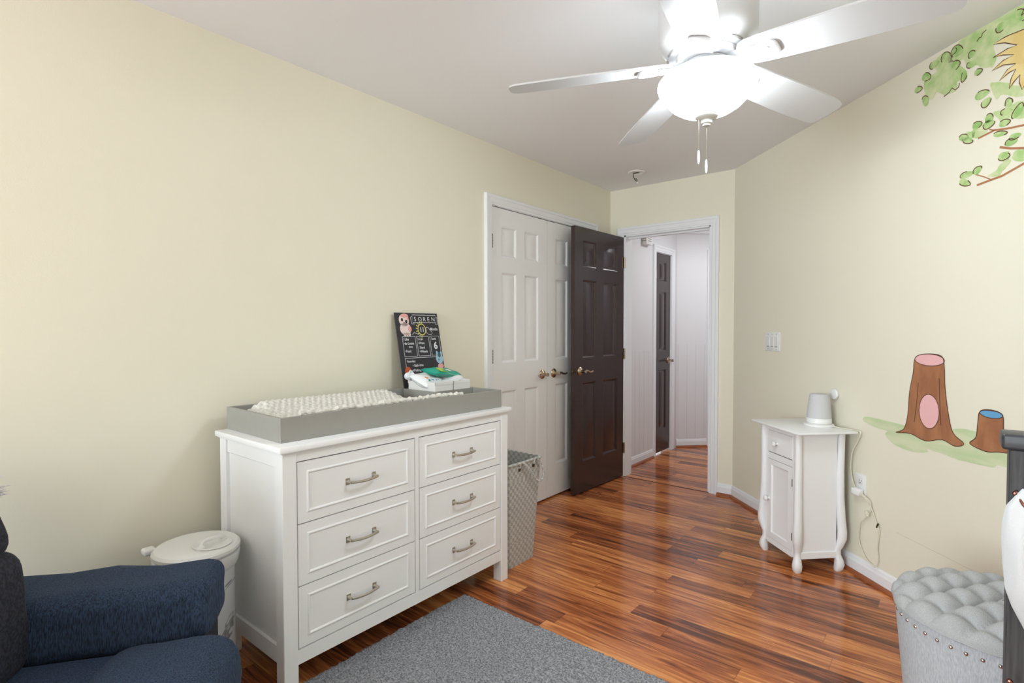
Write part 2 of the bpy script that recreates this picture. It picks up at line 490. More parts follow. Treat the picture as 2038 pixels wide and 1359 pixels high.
# unseen window added to the rear wall to go with the fill light
mb = MB()
for a, b, c, d in ((0.15, 0.21, 0.6, 2.3), (1.89, 1.95, 0.6, 2.3), (0.15, 1.95, 0.6, 0.66), (0.15, 1.95, 2.24, 2.3), (1.02, 1.08, 0.6, 2.3), (0.15, 1.95, 1.43, 1.47)):
    mb.box(a, b, YREAR - 0.06, YREAR - 0.02, c, d)
struct(mb.build('added_window', M['trim'], smooth=0), 'white framed window added behind the viewer for the fill light', 'window')
# closet interior
mb = MB().box(-0.72, -0.68, 2.5, 3.95, 0, HC).box(-0.72, -0.115, 2.46, 2.5, 0, HC).box(-0.72, -0.115, 3.95, 3.99, 0, HC)
struct(mb.build('wall_closet', M['hallwall'], smooth=0), 'white inside of the closet behind the closed doors', 'wall')

# closet doors, jamb and casing (local x runs along world y)
LW = R(90)
mb = MB(); casing(mb, CL0, CL1, CLH, CASE)
o = put(mb.build('trim_1', M['trim'], smooth=20), (0, 0, 0), LW); struct(o, 'white moulded casing round the closet doors', 'trim')
mb = MB()
mb.box(CL0, CL0 + 0.003, 0.0, 0.115, 0, CLH).box(CL1 - 0.003, CL1, 0.0, 0.115, 0, CLH).box(CL0, CL1, 0.0, 0.115, CLH - 0.003, CLH)
mb.box(CL0, CL1, 0.05, 0.08, CLH - 0.03, CLH - 0.003).box(CL0 + 0.003, CL0 + 0.02, 0.05, 0.08, 0, CLH - 0.03).box(CL1 - 0.02, CL1 - 0.003, 0.05, 0.08, 0, CLH - 0.03)
o = put(mb.build('trim_2', M['trim'], smooth=0), (0, 0, 0), LW); struct(o, 'white jamb lining of the closet opening', 'trim')

RAISED = [(0.006, 0.002), (0.014, 0.009), (0.02, 0.010), (0.05, 0.003), (0.055, 0.002)]
PZ = ((0.245, 0.85), (1.035, 1.635), (1.735, 1.935))
def lever(parent, x, z, yf, d, mt):
    """A rosette with a curved lever; yf: door face, d: +1 lever points to +x."""
    mb = MB()
    rot = Matrix.Translation((x, yf, z)) @ Matrix.Rotation(R(90), 4, 'X')
    mb.lathe([(0.001, 0), (0.034, 0.0), (0.034, 0.004), (0.03, 0.009), (0.018, 0.013), (0.012, 0.018), (0.011, 0.04), (0.014, 0.046), (0.013, 0.056), (0.001, 0.058)], 28, rot)
    pts = [(x + d * k * 0.105, yf - 0.05 + 0.006 * sin(k * PI), z + 0.006 * sin(k * 2 * PI) - 0.002) for k in [i / 12 for i in range(13)]]
    mb.tube(pts, 0.007, 10, rad=[0.009 - 0.003 * abs(i - 4) / 8 + (0.001 if i > 9 else 0) for i in range(13)])
    return mb.build('door_handle', mt, parent)
def hinge(parent, x, z, yf, mt, h=0.09):
    mb = MB()
    for k in range(5):
        mb.tube([(x, yf - 0.0075, z - h / 2 + k * h / 5 + 0.001), (x, yf - 0.0075, z - h / 2 + (k + 1) * h / 5 - 0.001)], 0.008, 10)
    mb.box(x, x + 0.012, yf - 0.002, yf - 0.0005, z - h / 2, z + h / 2)
    return mb.build('hinge', mt, parent)

cw = (CL1 - CL0) / 2
for k in (0, 1):
    d = thing('door_%d' % (k + 1), ('white six panel closet door hinged beside the dresser', 'white six panel closet door partly hidden behind the dark open door')[k], 'door',
              (-0.006, CL0 + k * cw, 0), LW, kind='structure')
    a, b = 0.005, cw - 0.002
    if k: a, b = 0.002, cw - 0.005
    mb = MB()
    c0, c1, c2, c3 = (0.112, 0.268, 0.358, 0.520)
    if k: c0, c1, c2, c3 = cw - 0.520, cw - 0.358, cw - 0.268, cw - 0.112
    panelled(mb, a, b, 0.014, CLH - 0.007, 0, 0.035, [(c, e, z0, z1) for c, e in ((c0, c1), (c2, c3)) for z0, z1 in PZ], RAISED)
    mb.build('door_panel', M['doorwhite'], d, smooth=20)
    hx = (0.563, 0.083)[k] if False else ((3.156 - CL0) if not k else (3.302 - CL0 - cw))
    lever(d, hx, 0.932, 0, -1 if k == 0 else 1, M['brass'])
    if k == 0:
        for z in (1.826, 1.082, 0.3): hinge(d, 0.006, z, 0, M['darkmetal'])
    # roller catch plates on the top edge
    MB().box(cw - 0.10 if k == 0 else 0.05, cw - 0.065 if k == 0 else 0.085, -0.001, 0.03, CLH - 0.007, CLH - 0.0035).build('catch_plate', M['black'], d, smooth=0)

# doorway casing, jamb, threshold
mb = MB(); casing(mb, DX0, DX1, DH, CASE)
o = put(mb.build('trim_3', M['trim'], smooth=20), (0, YB, 0)); struct(o, 'white moulded casing round the open bedroom doorway', 'trim')
mb = MB()
mb.box(DX0, DX0 + 0.012, 0.0, 0.118, 0, DH).box(DX1 - 0.012, DX1, 0.0, 0.118, 0, DH).box(DX0, DX1, 0.0, 0.118, DH - 0.012, DH)
mb.box(DX0 + 0.012, DX1 - 0.012, 0.05, 0.085, DH - 0.024, DH - 0.012).box(DX1 - 0.023, DX1 - 0.012, 0.05, 0.085, 0, DH - 0.024)
o = put(mb.build('trim_4', M['trim'], smooth=0), (0, YB, 0)); struct(o, 'white jamb lining of the bedroom doorway', 'trim')
mb = MB(); casing(mb, DX0, DX1, DH, CASE); 
o = put(mb.build('trim_5', M['trim'], smooth=20), (DX0 + DX1, YB + 0.115, 0), R(180)); struct(o, 'white casing on the hall side of the doorway', 'trim')
o = MB().box(DX0 - 0.02, DX1 + 0.03, YB - 0.006, YB + 0.003, 0.0, 0.0025).build('trim_6', M['threshold'], smooth=0)
struct(o, 'thin dark floor seam across the doorway', 'threshold')
# strike plate on the right jamb
o = MB().box(DX1 - 0.0135, DX1 - 0.012, YB + 0.02, YB + 0.045, 0.9, 0.96).build('strike_plate', M['brass'], smooth=0)
tag(o, 'small brass strike plate on the right door jamb', 'plate')

# the dark open door: local origin at its free edge, local x runs to the hinge
DL = 0.722
h0 = Vector((0.137, 4.130, 0)); fe = Vector((0.113, 4.130 - DL, 0))
ang = math.atan2(h0.y - fe.y, h0.x - fe.x)
d3 = thing('door_3', 'dark brown six panel door standing open against the closet', 'door', fe, ang, kind='structure')
mb = MB()
panelled(mb, 0, DL, 0.012, 2.03, 0, 0.035, [(c, e, z0, z1) for c, e in ((0.105, 0.295), (0.40, 0.62)) for z0, z1 in PZ], RAISED, both=True)
mb.build('door_panel', M['doordark'], d3, smooth=20)
lever(d3, 0.068, 0.94, 0, 1, M['brass'])
mb = MB(); mb.box(-0.0015, 0.0, 0.007, 0.028, 0.91, 0.966); mb.lathe([(0.001, 0), (0.009, 0), (0.009, 0.006), (0.001, 0.012)], 16, Matrix.Translation((-0.0015, 0.0175, 0.94)) @ Matrix.Rotation(R(-90), 4, 'Y'))
mb.build('latch', M['darkmetal'], d3)
for z in (1.82, 1.05, 0.25): hinge(d3, DL + 0.004, z, 0, M['brass'])

# hall
HX, HD0, HD1, HDH = 0.034, 4.992, 5.372, 2.018
HF = Vector((HX, 5.525, 0))
wall('wall_hall_left', (HX, YB + 0.115, 0), R(90), 5.53 - YB - 0.115, HC, [(HD0 - YB - 0.115, HD1 - YB - 0.115, 0, HDH)], M['hallwall'], 'pale grey hallway wall seen through the doorway beside the narrow dark door', th=0.1)
wall('wall_hall_end', HF, R(45), 2.3, HC, [], M['hallwall'], 'bright pale grey wall at the end of the hallway', th=0.1)
wall('wall_hall_right', (1.6, 7.2, 0), R(-90), 3.05, HC, [], M['hallwall'], 'pale grey hallway wall hidden behind the doorway', th=0.1)
o = MB().box(WB, 1.72, YB + 0.15, YB + 0.25, 0, HC).build('wall_hall_near', M['hallwall'], smooth=0); struct(o, 'pale grey hallway wall behind the diagonal bedroom wall', 'wall')
# grooved wainscot on both hall walls
def wainscot(name, loc, rot, x0, x1, h, label):
    mb = MB(); n = int((x1 - x0) / 0.09)
    for i in range(n):
        a = x0 + (x1 - x0) * i / n; b = x0 + (x1 - x0) * (i + 1) / n
        mb.box(a + 0.002, b - 0.002, -0.005, 0.0, 0.0, h)
    mb.box(x0, x1, -0.002, 0.0, 0, h)
    struct(put(mb.build(name, M['hallwall'], smooth=0), loc, rot), label, 'wainscot')
wainscot('trim_7', (HX, YB + 0.115, 0), R(90), 0.0, HD0 - YB - 0.115 - 0.065, 1.05, 'grooved pale wainscot on the hallway wall left of the narrow door')
wainscot('trim_8', HF, R(45), 0.02, 0.40, 1.10, 'grooved pale wainscot on the hallway end wall')
mb = MB(); casing(mb, HD0, HD1, HDH, CASE)
o = put(mb.build('trim_9', M['trim'], smooth=20), (HX, 0, 0), LW); struct(o, 'white casing round the narrow dark hallway door', 'trim')
mb = MB().box(HD0, HD0 + 0.006, 0, 0.1, 0, HDH).box(HD1 - 0.006, HD1, 0, 0.1, 0, HDH).box(HD0, HD1, 0, 0.1, HDH - 0.006, HDH)
o = put(mb.build('trim_10', M['trim'], smooth=0), (HX, 0, 0), LW); struct(o, 'white jamb lining of the narrow hallway door', 'trim')
d4 = thing('door_4', 'narrow dark brown closet door in the hallway with one column of panels', 'door', (HX - 0.006, HD0, 0), LW, kind='structure')
mb = MB(); hw = HD1 - HD0
panelled(mb, 0.008, hw - 0.008, 0.02, HDH - 0.009, 0, 0.035, [(0.105, hw - 0.105, a, b) for a, b in PZ], RAISED)
mb.build('door_panel', M['doordark'], d4, smooth=20)
lever(d4, hw - 0.05, 0.935, 0, -1, M['brass'])
for z in (1.80, 1.02, 0.28): hinge(d4, 0.012, z, 0, M['brass'])
# casing strip of the next opening on the end wall, crown, baseboards
mb = MB(); casing(mb, 0.335 + 0.064, 1.2, 2.03, CASE)
o = put(mb.build('trim_11', M['trim'], smooth=20), HF, R(45)); struct(o, 'white casing edge of a farther doorway at the hallway end', 'trim')
o = MB().box(0.45, 1.15, -0.004, 0.0, 0.01, 2.03).build('door_5', M['doorwhite'], smooth=0); put(o, HF, R(45)); struct(o, 'white door hidden at the hallway end', 'door')
def crown(name, loc, rot, x0, x1, label):
    pr = [(0, HC - 0.175), (-0.018, HC - 0.175), (-0.022, HC - 0.165), (-0.022, HC - 0.05), (-0.06, HC - 0.02), (-0.065, HC), (0, HC)]
    n = len(pr); mb = MB()
    mb.add([(x, y, z) for x in (x0, x1) for y, z in pr], [tuple(range(n)), tuple(range(n, 2 * n))] + [(i, (i + 1) % n, (i + 1) % n + n, i + n) for i in range(n)])
    struct(put(mb.build(name, M['trim'], smooth=25), loc, rot), label, 'crown moulding')
crown('trim_12', HF, R(45), 0.0, 1.6, 'white crown moulding along the hallway end wall')
crown('trim_13', (HX, YB + 0.115, 0), R(90), 0, 5.53 - YB - 0.115, 'white crown moulding along the hallway left wall')
baseboard('baseboard_hall', (HX, YB + 0.115, 0), R(90), 0, HD0 - YB - 0.115 - 0.064, 'white baseboard at the foot of the hallway left wall', 'trim_14')
baseboard('baseboard_hall_end', HF, R(45), 0.0, 0.335, 'white baseboard at the foot of the hallway end wall', 'trim_15')
baseboard('baseboard_right', RW(0, 0), RW_ROT, 0.0, T_END, 'white baseboard along the diagonal mural wall', 'trim_16')
baseboard('baseboard_back', (0, YB, 0), 0, DX1 + 0.064, WB, 'short white baseboard between doorway and diagonal wall', 'trim_17')
baseboard('baseboard_left', (0, 0, 0), LW, YREAR, CL0 - 0.064, 'white baseboard along the left wall behind the dresser', 'trim_18')

# door chime box on the hallway wall
t = thing('door_chime', 'white louvred chime box high on the hallway wall above the narrow door', 'chime', (HX, 4.685, 2.05), LW)
mb = MB().box(0, 0.135, -0.05, 0, 0, 0.14, 0.006); mb.build('chime_cover', M['plasticwhite'], t)
mb = MB()
for i in range(5):
    mb.box(-0.0015, 0.0, -0.045, -0.006, 0.03 + i * 0.02, 0.036 + i * 0.02)
    mb.box(0.03, 0.105, -0.0515, -0.05, 0.03 + i * 0.02, 0.036 + i * 0.02)
mb.build('louvre', M['traygrey'], t, smooth=0)

# ------------------------------------------------------------------ rug
rx0, rx1, ry0, ry1 = 0.522, 2.12, -0.75, 1.806
nx, ny = 230, 360
rr = random.Random(3)
def rugf(u, v):
    e = min(u, 1 - u, v, 1 - v)
    edge = 0.004 if e < 0.0015 else 0.0
    y = ry0 + (ry1 - ry0) * v; xl = rx0 + 0.052 * min(1, max(0, (0.985 - y) / 0.02)); x = xl + (rx1 - xl) * u
    j = 0.0035
    z = 0.001 if e <= 0 else 0.011 + rr.random() * 0.006 + 0.002 * sin(x * 9) * sin(y * 7) - edge
    return (x + rr.uniform(-j, j), y + rr.uniform(-j, j), z)
o = MB().grid(rugf, nx, ny).build('area_rug', M['rug'], smooth=0)
for p in o.data.polygons: p.use_smooth = True
tag(o, 'grey short shag area rug on the wood floor in front of the dresser', 'rug')

# ------------------------------------------------------------------ dresser
D_ = thing('dresser', 'white six drawer dresser carrying the grey changing tray', 'dresser', (0.582, 0.882, 0), LW)
W_, DP = 1.206, 0.505
mb = MB().box(0, W_, 0, DP, 0.848, 0.870, 0.004, 2)
mb.box(0.012, W_ - 0.012, 0.012, DP - 0.005, 0.842, 0.848)
mb.build('top_panel', M['dresser'], D_)
FP = 0.018                                     # front plane
for x0, x1 in ((0.015, 0.067), (1.141, 1.193)):
    for y0, y1 in ((FP - 0.002, FP + 0.05), (DP - 0.06, DP - 0.01)):
        MB().box(x0, x1, y0, y1, 0.0, 0.842, 0.002, 1).build('leg', M['dresser'], D_)
for x0, x1 in ((0.022, 0.05), (1.158, 1.186)):  # side frames with a recessed panel
    mb = MB().box(x0 + 0.008, x1 - 0.004, FP + 0.05, DP - 0.06, 0.17, 0.80)
    mb.box(x0, x1, FP + 0.05, DP - 0.06, 0.79, 0.842, 0.002, 1).box(x0, x1, FP + 0.05, DP - 0.06, 0.11, 0.175, 0.003, 1)
    mb.build('side_panel', M['dresser'], D_)
mb = MB().box(0.067, 1.141, FP, FP + 0.02, 0.810, 0.842).box(0.067, 1.141, FP, FP + 0.02, 0.108, 0.158).box(0.591, 0.611, FP, FP + 0.02, 0.158, 0.810)
mb.build('face_frame', M['dresser'], D_, smooth=0)
MB().box(0.05, 1.158, DP - 0.02, DP - 0.012, 0.11, 0.842).build('back_panel', M['dresser'], D_, smooth=0)
MB().box(0.05, 1.158, FP + 0.024, FP + 0.03, 0.12, 0.835).build('gap_shade_sheet', M['gap'], D_, smooth=0)  # dark sheet standing in for the shade in the drawer gaps
def drawer_pull(parent, x, z, y):
    mb = MB(); hw = 0.058
    for s in (-1, 1):
        mb.box(x + s * hw - 0.009, x + s * hw + 0.009, y - 0.004, y, z - 0.013, z + 0.013, 0.0015, 1)
        mb.lathe([(0.008, 0), (0.006, 0.006), (0.0045, 0.012), (0.005, 0.024)], 12, Matrix.Translation((x + s * hw, y - 0.003, z)) @ Matrix.Rotation(R(90), 4, 'X'))
    pts = [(x + hw * k, y - 0.025 - 0.007 * (1 - k * k), z - 0.003 * (1 - k * k)) for k in [i / 8 - 1 for i in range(17)]]
    mb.tube(pts, 0.005, 10)
    mb.build('handle', M['nickel'], parent)
rows = ((0.162, 0.3745), (0.378, 0.5905), (0.594, 0.806))
BEAD = [(0.031, 0.0), (0.033, -0.003), (0.036, -0.0042), (0.039, -0.003), (0.042, 0.0004)]
for x0, x1 in ((0.0705, 0.5875), (0.6145, 1.1375)):
    for z0, z1 in rows:
        mb = MB()
        panelled(mb, x0, x1, z0, z1, FP + 0.001, FP + 0.02, [(x0 + 0.002, x1 - 0.002, z0 + 0.002, z1 - 0.002)], BEAD)
        dr = mb.build('drawer', M['dresser'], D_, smooth=25)
        drawer_pull(dr, (x0 + x1) / 2 - 0.003, (z0 + z1) / 2 - 0.002, FP + 0.003)

# ------------------------------------------------------------------ changing tray and what lies in it
TR = R(90) - math.atan2(0.027, 1.138)
TLOC = Vector((0.513, 0.920, 0.870))
TM = Matrix.Translation(TLOC) @ Matrix.Rotation(TR, 4, 'Z')
TW, TD, TH = 1.138, 0.44, 0.0865
T_ = thing('changing_tray', 'shallow grey wooden changing tray on top of the white dresser', 'tray', TLOC, TR)
k = 0.012
MB().box(0, TW, 0, k, 0, TH, 0.0012, 1).build('front_rail', M['traygrey'], T_)
MB().box(0, TW, TD - k, TD, 0, TH, 0.0012, 1).build('back_rail', M['traygrey'], T_)
MB().box(0.0, k, k + 0.0005, TD - k - 0.0005, 0, TH, 0.0012, 1).build('end_rail', M['traygrey'], T_)
MB().box(TW - k, TW, k + 0.0005, TD - k - 0.0005, 0, TH, 0.0012, 1).build('end_rail', M['traygrey'], T_)
MB().box(0.862, 0.870, k, TD - k, 0.008, TH - 0.002).box(0.870, TW - k, 0.190, 0.198, 0.008, TH - 0.002).build('divider', M['traygrey'], T_)
MB().box(k, TW - k, k, TD - k, 0, 0.008).build('bottom', M['traygrey'], T_, smooth=0)

# contoured pad with dotted plush cover
PADL, PADD = 0.775, 0.392
PLOC = TM @ Vector((0.03, 0.02, 0.0085))
P_ = thing('changing_pad', 'contoured changing pad in a dotted grey plush cover lying in the grey tray', 'changing pad', PLOC, TR)
def padz(u, v):
    # u along the length, v from front (0) to back (1): raised long sides, dished middle, rounded ends
    w = 0.082 - 0.034 * (1 - abs(2 * v - 1) ** 2.2) + 0.030 * max(0, v - 0.55) * 2.2 * (1 - 0.25 * u)
    e = min(u * PADL, (1 - u) * PADL * 0.85)
    w *= min(1, max(0, e / 0.085)) ** 0.35 if e < 0.085 else 1
    s = min(v, 1 - v) * PADD
    w *= min(1, max(0.0, s / 0.035)) ** 0.4 if s < 0.035 else 1
    return max(w, 0.004)
def padf(u, v):
    z = padz(u, v)
    gx, gy = u * PADL / 0.0255, v * PADD / 0.0235
    if int(math.floor(gy)) % 2: gx += 0.5
    dx, dy = gx % 1 - 0.5, gy % 1 - 0.5
    z += 0.0065 * max(0, 1 - (dx * dx + dy * dy) * 6.0)
    return (u * PADL, v * PADD, z)
mb = MB().grid(padf, 250, 126)
mb.add([(0, 0, 0), (PADL, 0, 0), (PADL, PADD, 0), (0, PADD, 0)], [(0, 1, 2, 3)])
mb.build('pad_cover', M['minky'], P_, smooth=0)
o = [c for c in P_.children][0]
for p in o.data.polygons: p.use_smooth = True
# ruffled front hem of the cover, lying over the pad's front edge
mb = MB()
rh = random.Random(5)
pts = [(0.05 + 0.80 * i / 70, -0.002 + rh.uniform(-0.002, 0.002), 0.084 + rh.uniform(-0.003, 0.003) - (0.004 * (i - 58) / 12 if i > 58 else 0)) for i in range(71)]
mb.tube(pts, 0.009, 8, rad=[0.009 + 0.0025 * sin(i * 2.1) for i in range(71)])
mb.build('ruffled_hem', M['minky'], P_)

# storage bins
def bin_(x0, x1, label):
    o = thing('storage_bin', label, 'bin', TM @ Vector((x0, 0.202, 0.0085)), TR, group='white bins in the changing tray')
    w, d, h, t = x1 - x0, 0.205, 0.118, 0.004
    mb = MB()
    mb.box(0, w, 0, t, 0, h, 0.001, 1).box(0, w, d - t, d, 0, h, 0.001, 1).box(0, t, t, d - t, 0, h, 0.001, 1).box(w - t, w, t, d - t, 0, h, 0.001, 1).box(t, w - t, t, d - t, 0, t)
    mb.build('bin_body', M['binwhite'], o)
    mb = MB()
    for a, b, c, e in ((-0.002, w + 0.002, -0.002, 0.0015), (-0.002, w + 0.002, d - 0.0015, d + 0.002), (-0.002, 0.0015, -0.002, d + 0.002), (w - 0.0015, w + 0.002, -0.002, d + 0.002)):
        mb.box(a, b, c, e, h - 0.012, h + 0.002)
    mb.build('rim', M['binwhite'], o)
    return o
bin_(0.876, 0.996, 'white storage bin in the changing tray holding the printed white wipes pack')
bin_(1.002, 1.120, 'white storage bin in the changing tray nearest the closet doors')

def pillow(lx, ly, lz, n=18, crimp=0.015, seed=1, wob=0.004):
    """A soft film pack: a pillow with crimped ends, centred at the origin."""
    r = random.Random(seed)
    ph = [r.uniform(0, 6) for _ in range(6)]
    def fn(s):
        def f(u, v):
            x = (u - 0.5) * lx; y = (v - 0.5) * ly
            a = max(0, 1 - abs(2 * u - 1) ** 3.2); b = max(0, 1 - abs(2 * v - 1) ** 4)
            z = s * lz / 2 * (a ** 0.6) * (b ** 0.5)
            z += wob * sin(x * 70 + ph[0]) * sin(y * 60 + ph[1]) * a * b
            return (x, y, z)
        return f
    return MB().grid(fn(1), n, n).grid(fn(-1), n, n)
def on_pack(o, shapes, lz):
    pass
# white printed wipes pack leaning in the first bin
Wp = thing('wipes_pack', 'white plastic wipes pack with small coloured print leaning in the left bin', 'wipes', (0.212, 1.862, 0.998))
Wp.rotation_euler = (R(0), R(24), R(10))
pillow(0.13, 0.165, 0.055, seed=3).build('film_wrapper', M['filmwhite'], Wp)
mb = MB().lathe([(0.0005, 0), (0.010, 0), (0.010, 0.0012), (0.0005, 0.0012)], 14, Matrix.Translation((0.012, -0.040, 0.0275)))
mb.build('printed_flower', M['orange'], Wp)
mb = MB()
for x, y, l, a in ((0.03, -0.02, 0.03, 0.5), (0.028, 0.026, 0.04, -0.4), (0.036, 0.008, 0.022, -0.3)):
    mb.box(-l / 2, l / 2, -0.0025, 0.0025, 0, 0.0012, mtx=Matrix.Translation((x, y, 0.0245)) @ Matrix.Rotation(a, 4, 'Z'))
mb.build('printed_strokes', M['blue'], Wp)
mb = MB()
for x, y, r_ in ((0.034, -0.038, 0.006), (0.024, -0.030, 0.005), (0.04, -0.048, 0.004)):
    mb.lathe([(0.0005, 0), (r_, 0), (r_, 0.0012), (0.0005, 0.0012)], 10, Matrix.Translation((x, y, 0.0235)))
mb.build('printed_leaves', M['green'], Wp)
# green pack lying across both bins
Gp = thing('wipes_pack', 'teal green wipes pack with lime label lying across both white bins', 'wipes', (0.205, 1.962, 1.033))
Gp.rotation_euler = (R(-6), R(8), R(7))
pillow(0.115, 0.205, 0.042, seed=8, wob=0.005).build('film_wrapper', M['green'], Gp)
MB().box(-0.018, 0.026, -0.066, -0.012, 0.0, 0.0015, mtx=Matrix.Translation((0.028, 0, 0.0185)) @ Matrix.Rotation(R(14), 4, 'Y')).build('lime_label', M['lime'], Gp)
MB().box(-0.012, 0.012, 0.004, 0.028, 0.0, 0.0015, mtx=Matrix.Translation((0.030, 0, 0.0180)) @ Matrix.Rotation(R(14), 4, 'Y')).build('white_label', M['filmwhite'], Gp)
mb = MB()
for x, y, r_ in ((-0.03, -0.02, 0.010), (-0.034, 0.012, 0.012), (-0.02, 0.05, 0.008)):
    mb.lathe([(0.0005, 0), (r_, 0), (r_, 0.0015), (0.0005, 0.0015)], 14, Matrix.Translation((x, y, 0.0192)))
mb.build('printed_dots', M['filmwhite'], Gp)
# white pack in the second bin
Xp = thing('wipes_pack', 'white pack with a teal tip sticking out of the right bin', 'wipes', (0.205, 2.005, 0.998))
Xp.rotation_euler = (R(12), R(10), R(5))
pillow(0.13, 0.125, 0.05, seed=11).build('film_wrapper', M['filmwhite'], Xp)
MB().lathe([(0.0005, -0.005), (0.008, -0.003), (0.009, 0.003), (0.0005, 0.006)], 12, Matrix.Translation((0.0, 0.060, 0.003))).build('teal_tip', M['green'], Xp)
# tissue
rt_ = random.Random(4)
def tiss(u, v):
    a = 2 * PI * u; b = PI * (v - 0.5)
    r_ = 0.02 * (1 + 0.35 * sin(3 * a + 1) * cos(2 * b) + 0.2 * sin(5 * a))
    return (r_ * cos(a) * cos(b) * 0.9, r_ * sin(a) * cos(b) * 1.2, r_ * sin(b) * 1.1)
o = MB().grid(tiss, 24, 14, cu=True).build('tissue', M['cloth'])
o.location = (0.135, 1.812, 1.020)
tag(o, 'crumpled white tissue on the left bin beside the blackboard', 'tissue')

# ------------------------------------------------------------------ milestone blackboard
BT = math.atan2(0.094, 0.468)
B_ = thing('blackboard', 'black milestone board with chalk lettering and animal pictures leaning on the wall', 'board', (0.121, 1.797, 0.8795))
B_.rotation_euler = (-BT, 0, R(90))
BWd, BHt = 0.300, 0.478
MB().box(0, BWd, 0, 0.006, 0, BHt).build('board', M['chalk'], B_, smooth=0)
def text_into(mb, s, u, v, size, tilt=0.0, sx=1.0, y=-0.0006, bold=0.0):
    cu = bpy.data.curves.new('t', 'FONT'); cu.body = s; cu.size = size; cu.offset = bold
    ob = bpy.data.objects.new('t', cu); C.objects.link(ob)
    dg = bpy.context.evaluated_depsgraph_get(); dg.update()
    me = bpy.data.meshes.new_from_object(ob.evaluated_get(dg))
    ct, st = cos(tilt), sin(tilt)
    vs = []
    for p in me.vertices:
        x, z = p.co.x * sx, p.co.y
        vs.append((u + x * ct - z * st, y, BHt - v + x * st + z * ct))
    mb.add(vs, [tuple(f.vertices) for f in me.polygons])
    bpy.data.objects.remove(ob); bpy.data.meshes.remove(me); bpy.data.curves.remove(cu)
def strip(mb, pts, w, y=-0.0005, closed=False, vflip=True):
    """A flat ribbon through 2-D points on a vertical face (x, z), facing -y."""
    n = len(pts); vs = []; fs = []
    for i, (x, z) in enumerate(pts):
        a = pts[(i - 1) % n] if (closed or i > 0) else pts[i]
        b = pts[(i + 1) % n] if (closed or i < n - 1) else pts[i]
        dx, dz = b[0] - a[0], b[1] - a[1]; l = math.hypot(dx, dz) or 1
        nx_, nz_ = -dz / l * w / 2, dx / l * w / 2
        vs += [(x + nx_, y, z + nz_), (x - nx_, y, z - nz_)]
    for i in range(n if closed else n - 1):
        j = (i + 1) % n
        fs.append((2 * i, 2 * i + 1, 2 * j + 1, 2 * j))
    mb.add(vs, fs)
def bv(pts): return [(u, BHt - v) for u, v in pts]
mb = MB()
strip(mb, bv([(0.116, 0.010), (0.285, 0.012), (0.285, 0.053), (0.116, 0.053)]), 0.003, closed=True)
strip(mb, bv([(0.116, 0.020), (0.103, 0.022), (0.107, 0.060), (0.128, 0.060)]), 0.003)
strip(mb, bv([(0.285, 0.020), (0.296, 0.022), (0.295, 0.062), (0.276, 0.060)]), 0.003)
text_into(mb, 'S', 0.126, 0.045, 0.034); text_into(mb, 'O', 0.154, 0.045, 0.034); text_into(mb, 'R', 0.190, 0.045, 0.034); text_into(mb, 'E', 0.221, 0.045, 0.034); text_into(mb, 'N', 0.251, 0.045, 0.034)
text_into(mb, '11', 0.156, 0.103, 0.034, bold=0.0008)
text_into(mb, 'Months', 0.231, 0.096, 0.022, sx=0.85, bold=0.0004)
cl = [(0.205, 0.098), (0.20, 0.085), (0.21, 0.077), (0.222, 0.082), (0.228, 0.092), (0.238, 0.10), (0.246, 0.112), (0.235, 0.12), (0.215, 0.118), (0.203, 0.108)]
strip(mb, bv(cl), 0.0022, closed=True)
strip(mb, bv([(0.10, 0.118), (0.115, 0.108), (0.13, 0.112), (0.145, 0.118)]), 0.0022)
for a, b in ((0.030, 0.117), (0.127, 0.212), (0.222, 0.290)):
    strip(mb, bv([(a, 0.129), (b, 0.129), (b, 0.236), (a, 0.236)]), 0.0028, closed=True)
strip(mb, bv([(0.030, 0.245), (0.288, 0.245), (0.290, 0.465), (0.030, 0.465)]), 0.0028, closed=True)
for s, u, v, z in (('I Like', 0.036, 0.150, 0.019), ('•Be Outside', 0.036, 0.172, 0.016), ('time', 0.066, 0.190, 0.016), ('•Food', 0.038, 0.214, 0.019),
                   ('I Can', 0.134, 0.150, 0.019), ('•Wave', 0.133, 0.172, 0.019), ('Stand', 0.140, 0.196, 0.019), ('•Wheels', 0.136, 0.218, 0.019),
                   ('Teeth', 0.229, 0.150, 0.018), ('Favorites:', 0.040, 0.268, 0.017), ('• Bath time', 0.075, 0.292, 0.019),
                   ('•Walking in Play yard', 0.068, 0.318, 0.019), ('•Funny time with the cat', 0.066, 0.345, 0.019), ('• Sweet potato', 0.074, 0.370, 0.019)):
    text_into(mb, s, u, v, z, sx=0.86, bold=0.0003)
text_into(mb, '6', 0.243, 0.200, 0.055, bold=0.0014)
mb.build('chalk_lettering', M['chalkwhite'], B_, smooth=0)
mb = MB()
strip(mb, bv([(0.172 + 0.027 * cos(a), 0.091 + 0.03 * sin(a)) for a in [i * PI / 12 for i in range(24)]]), 0.005, closed=True, y=-0.0007)
for i in range(9):
    a = PI * 0.55 + i * PI / 8
    strip(mb, bv([(0.172 + 0.031 * cos(a), 0.091 + 0.034 * sin(a)), (0.172 + 0.042 * cos(a), 0.091 + 0.046 * sin(a))]), 0.005, y=-0.0007)
mb.build('chalk_sun', M['chalkyellow'], B_, smooth=0)
def disc(mb, u, v, ru, rv, y, n=20):
    mb.prism([(u + ru * cos(2 * PI * i / n), BHt - v + rv * sin(2 * PI * i / n)) for i in range(n)], y, y + 0.0004)
mb = MB()   # pale pink and white bird cut-out
disc(mb, 0.056, 0.040, 0.034, 0.034, -0.0010); disc(mb, 0.060, 0.088, 0.038, 0.034, -0.0010)
for u in (0.05, 0.066, 0.082): disc(mb, u, 0.118, 0.008, 0.010, -0.0010)
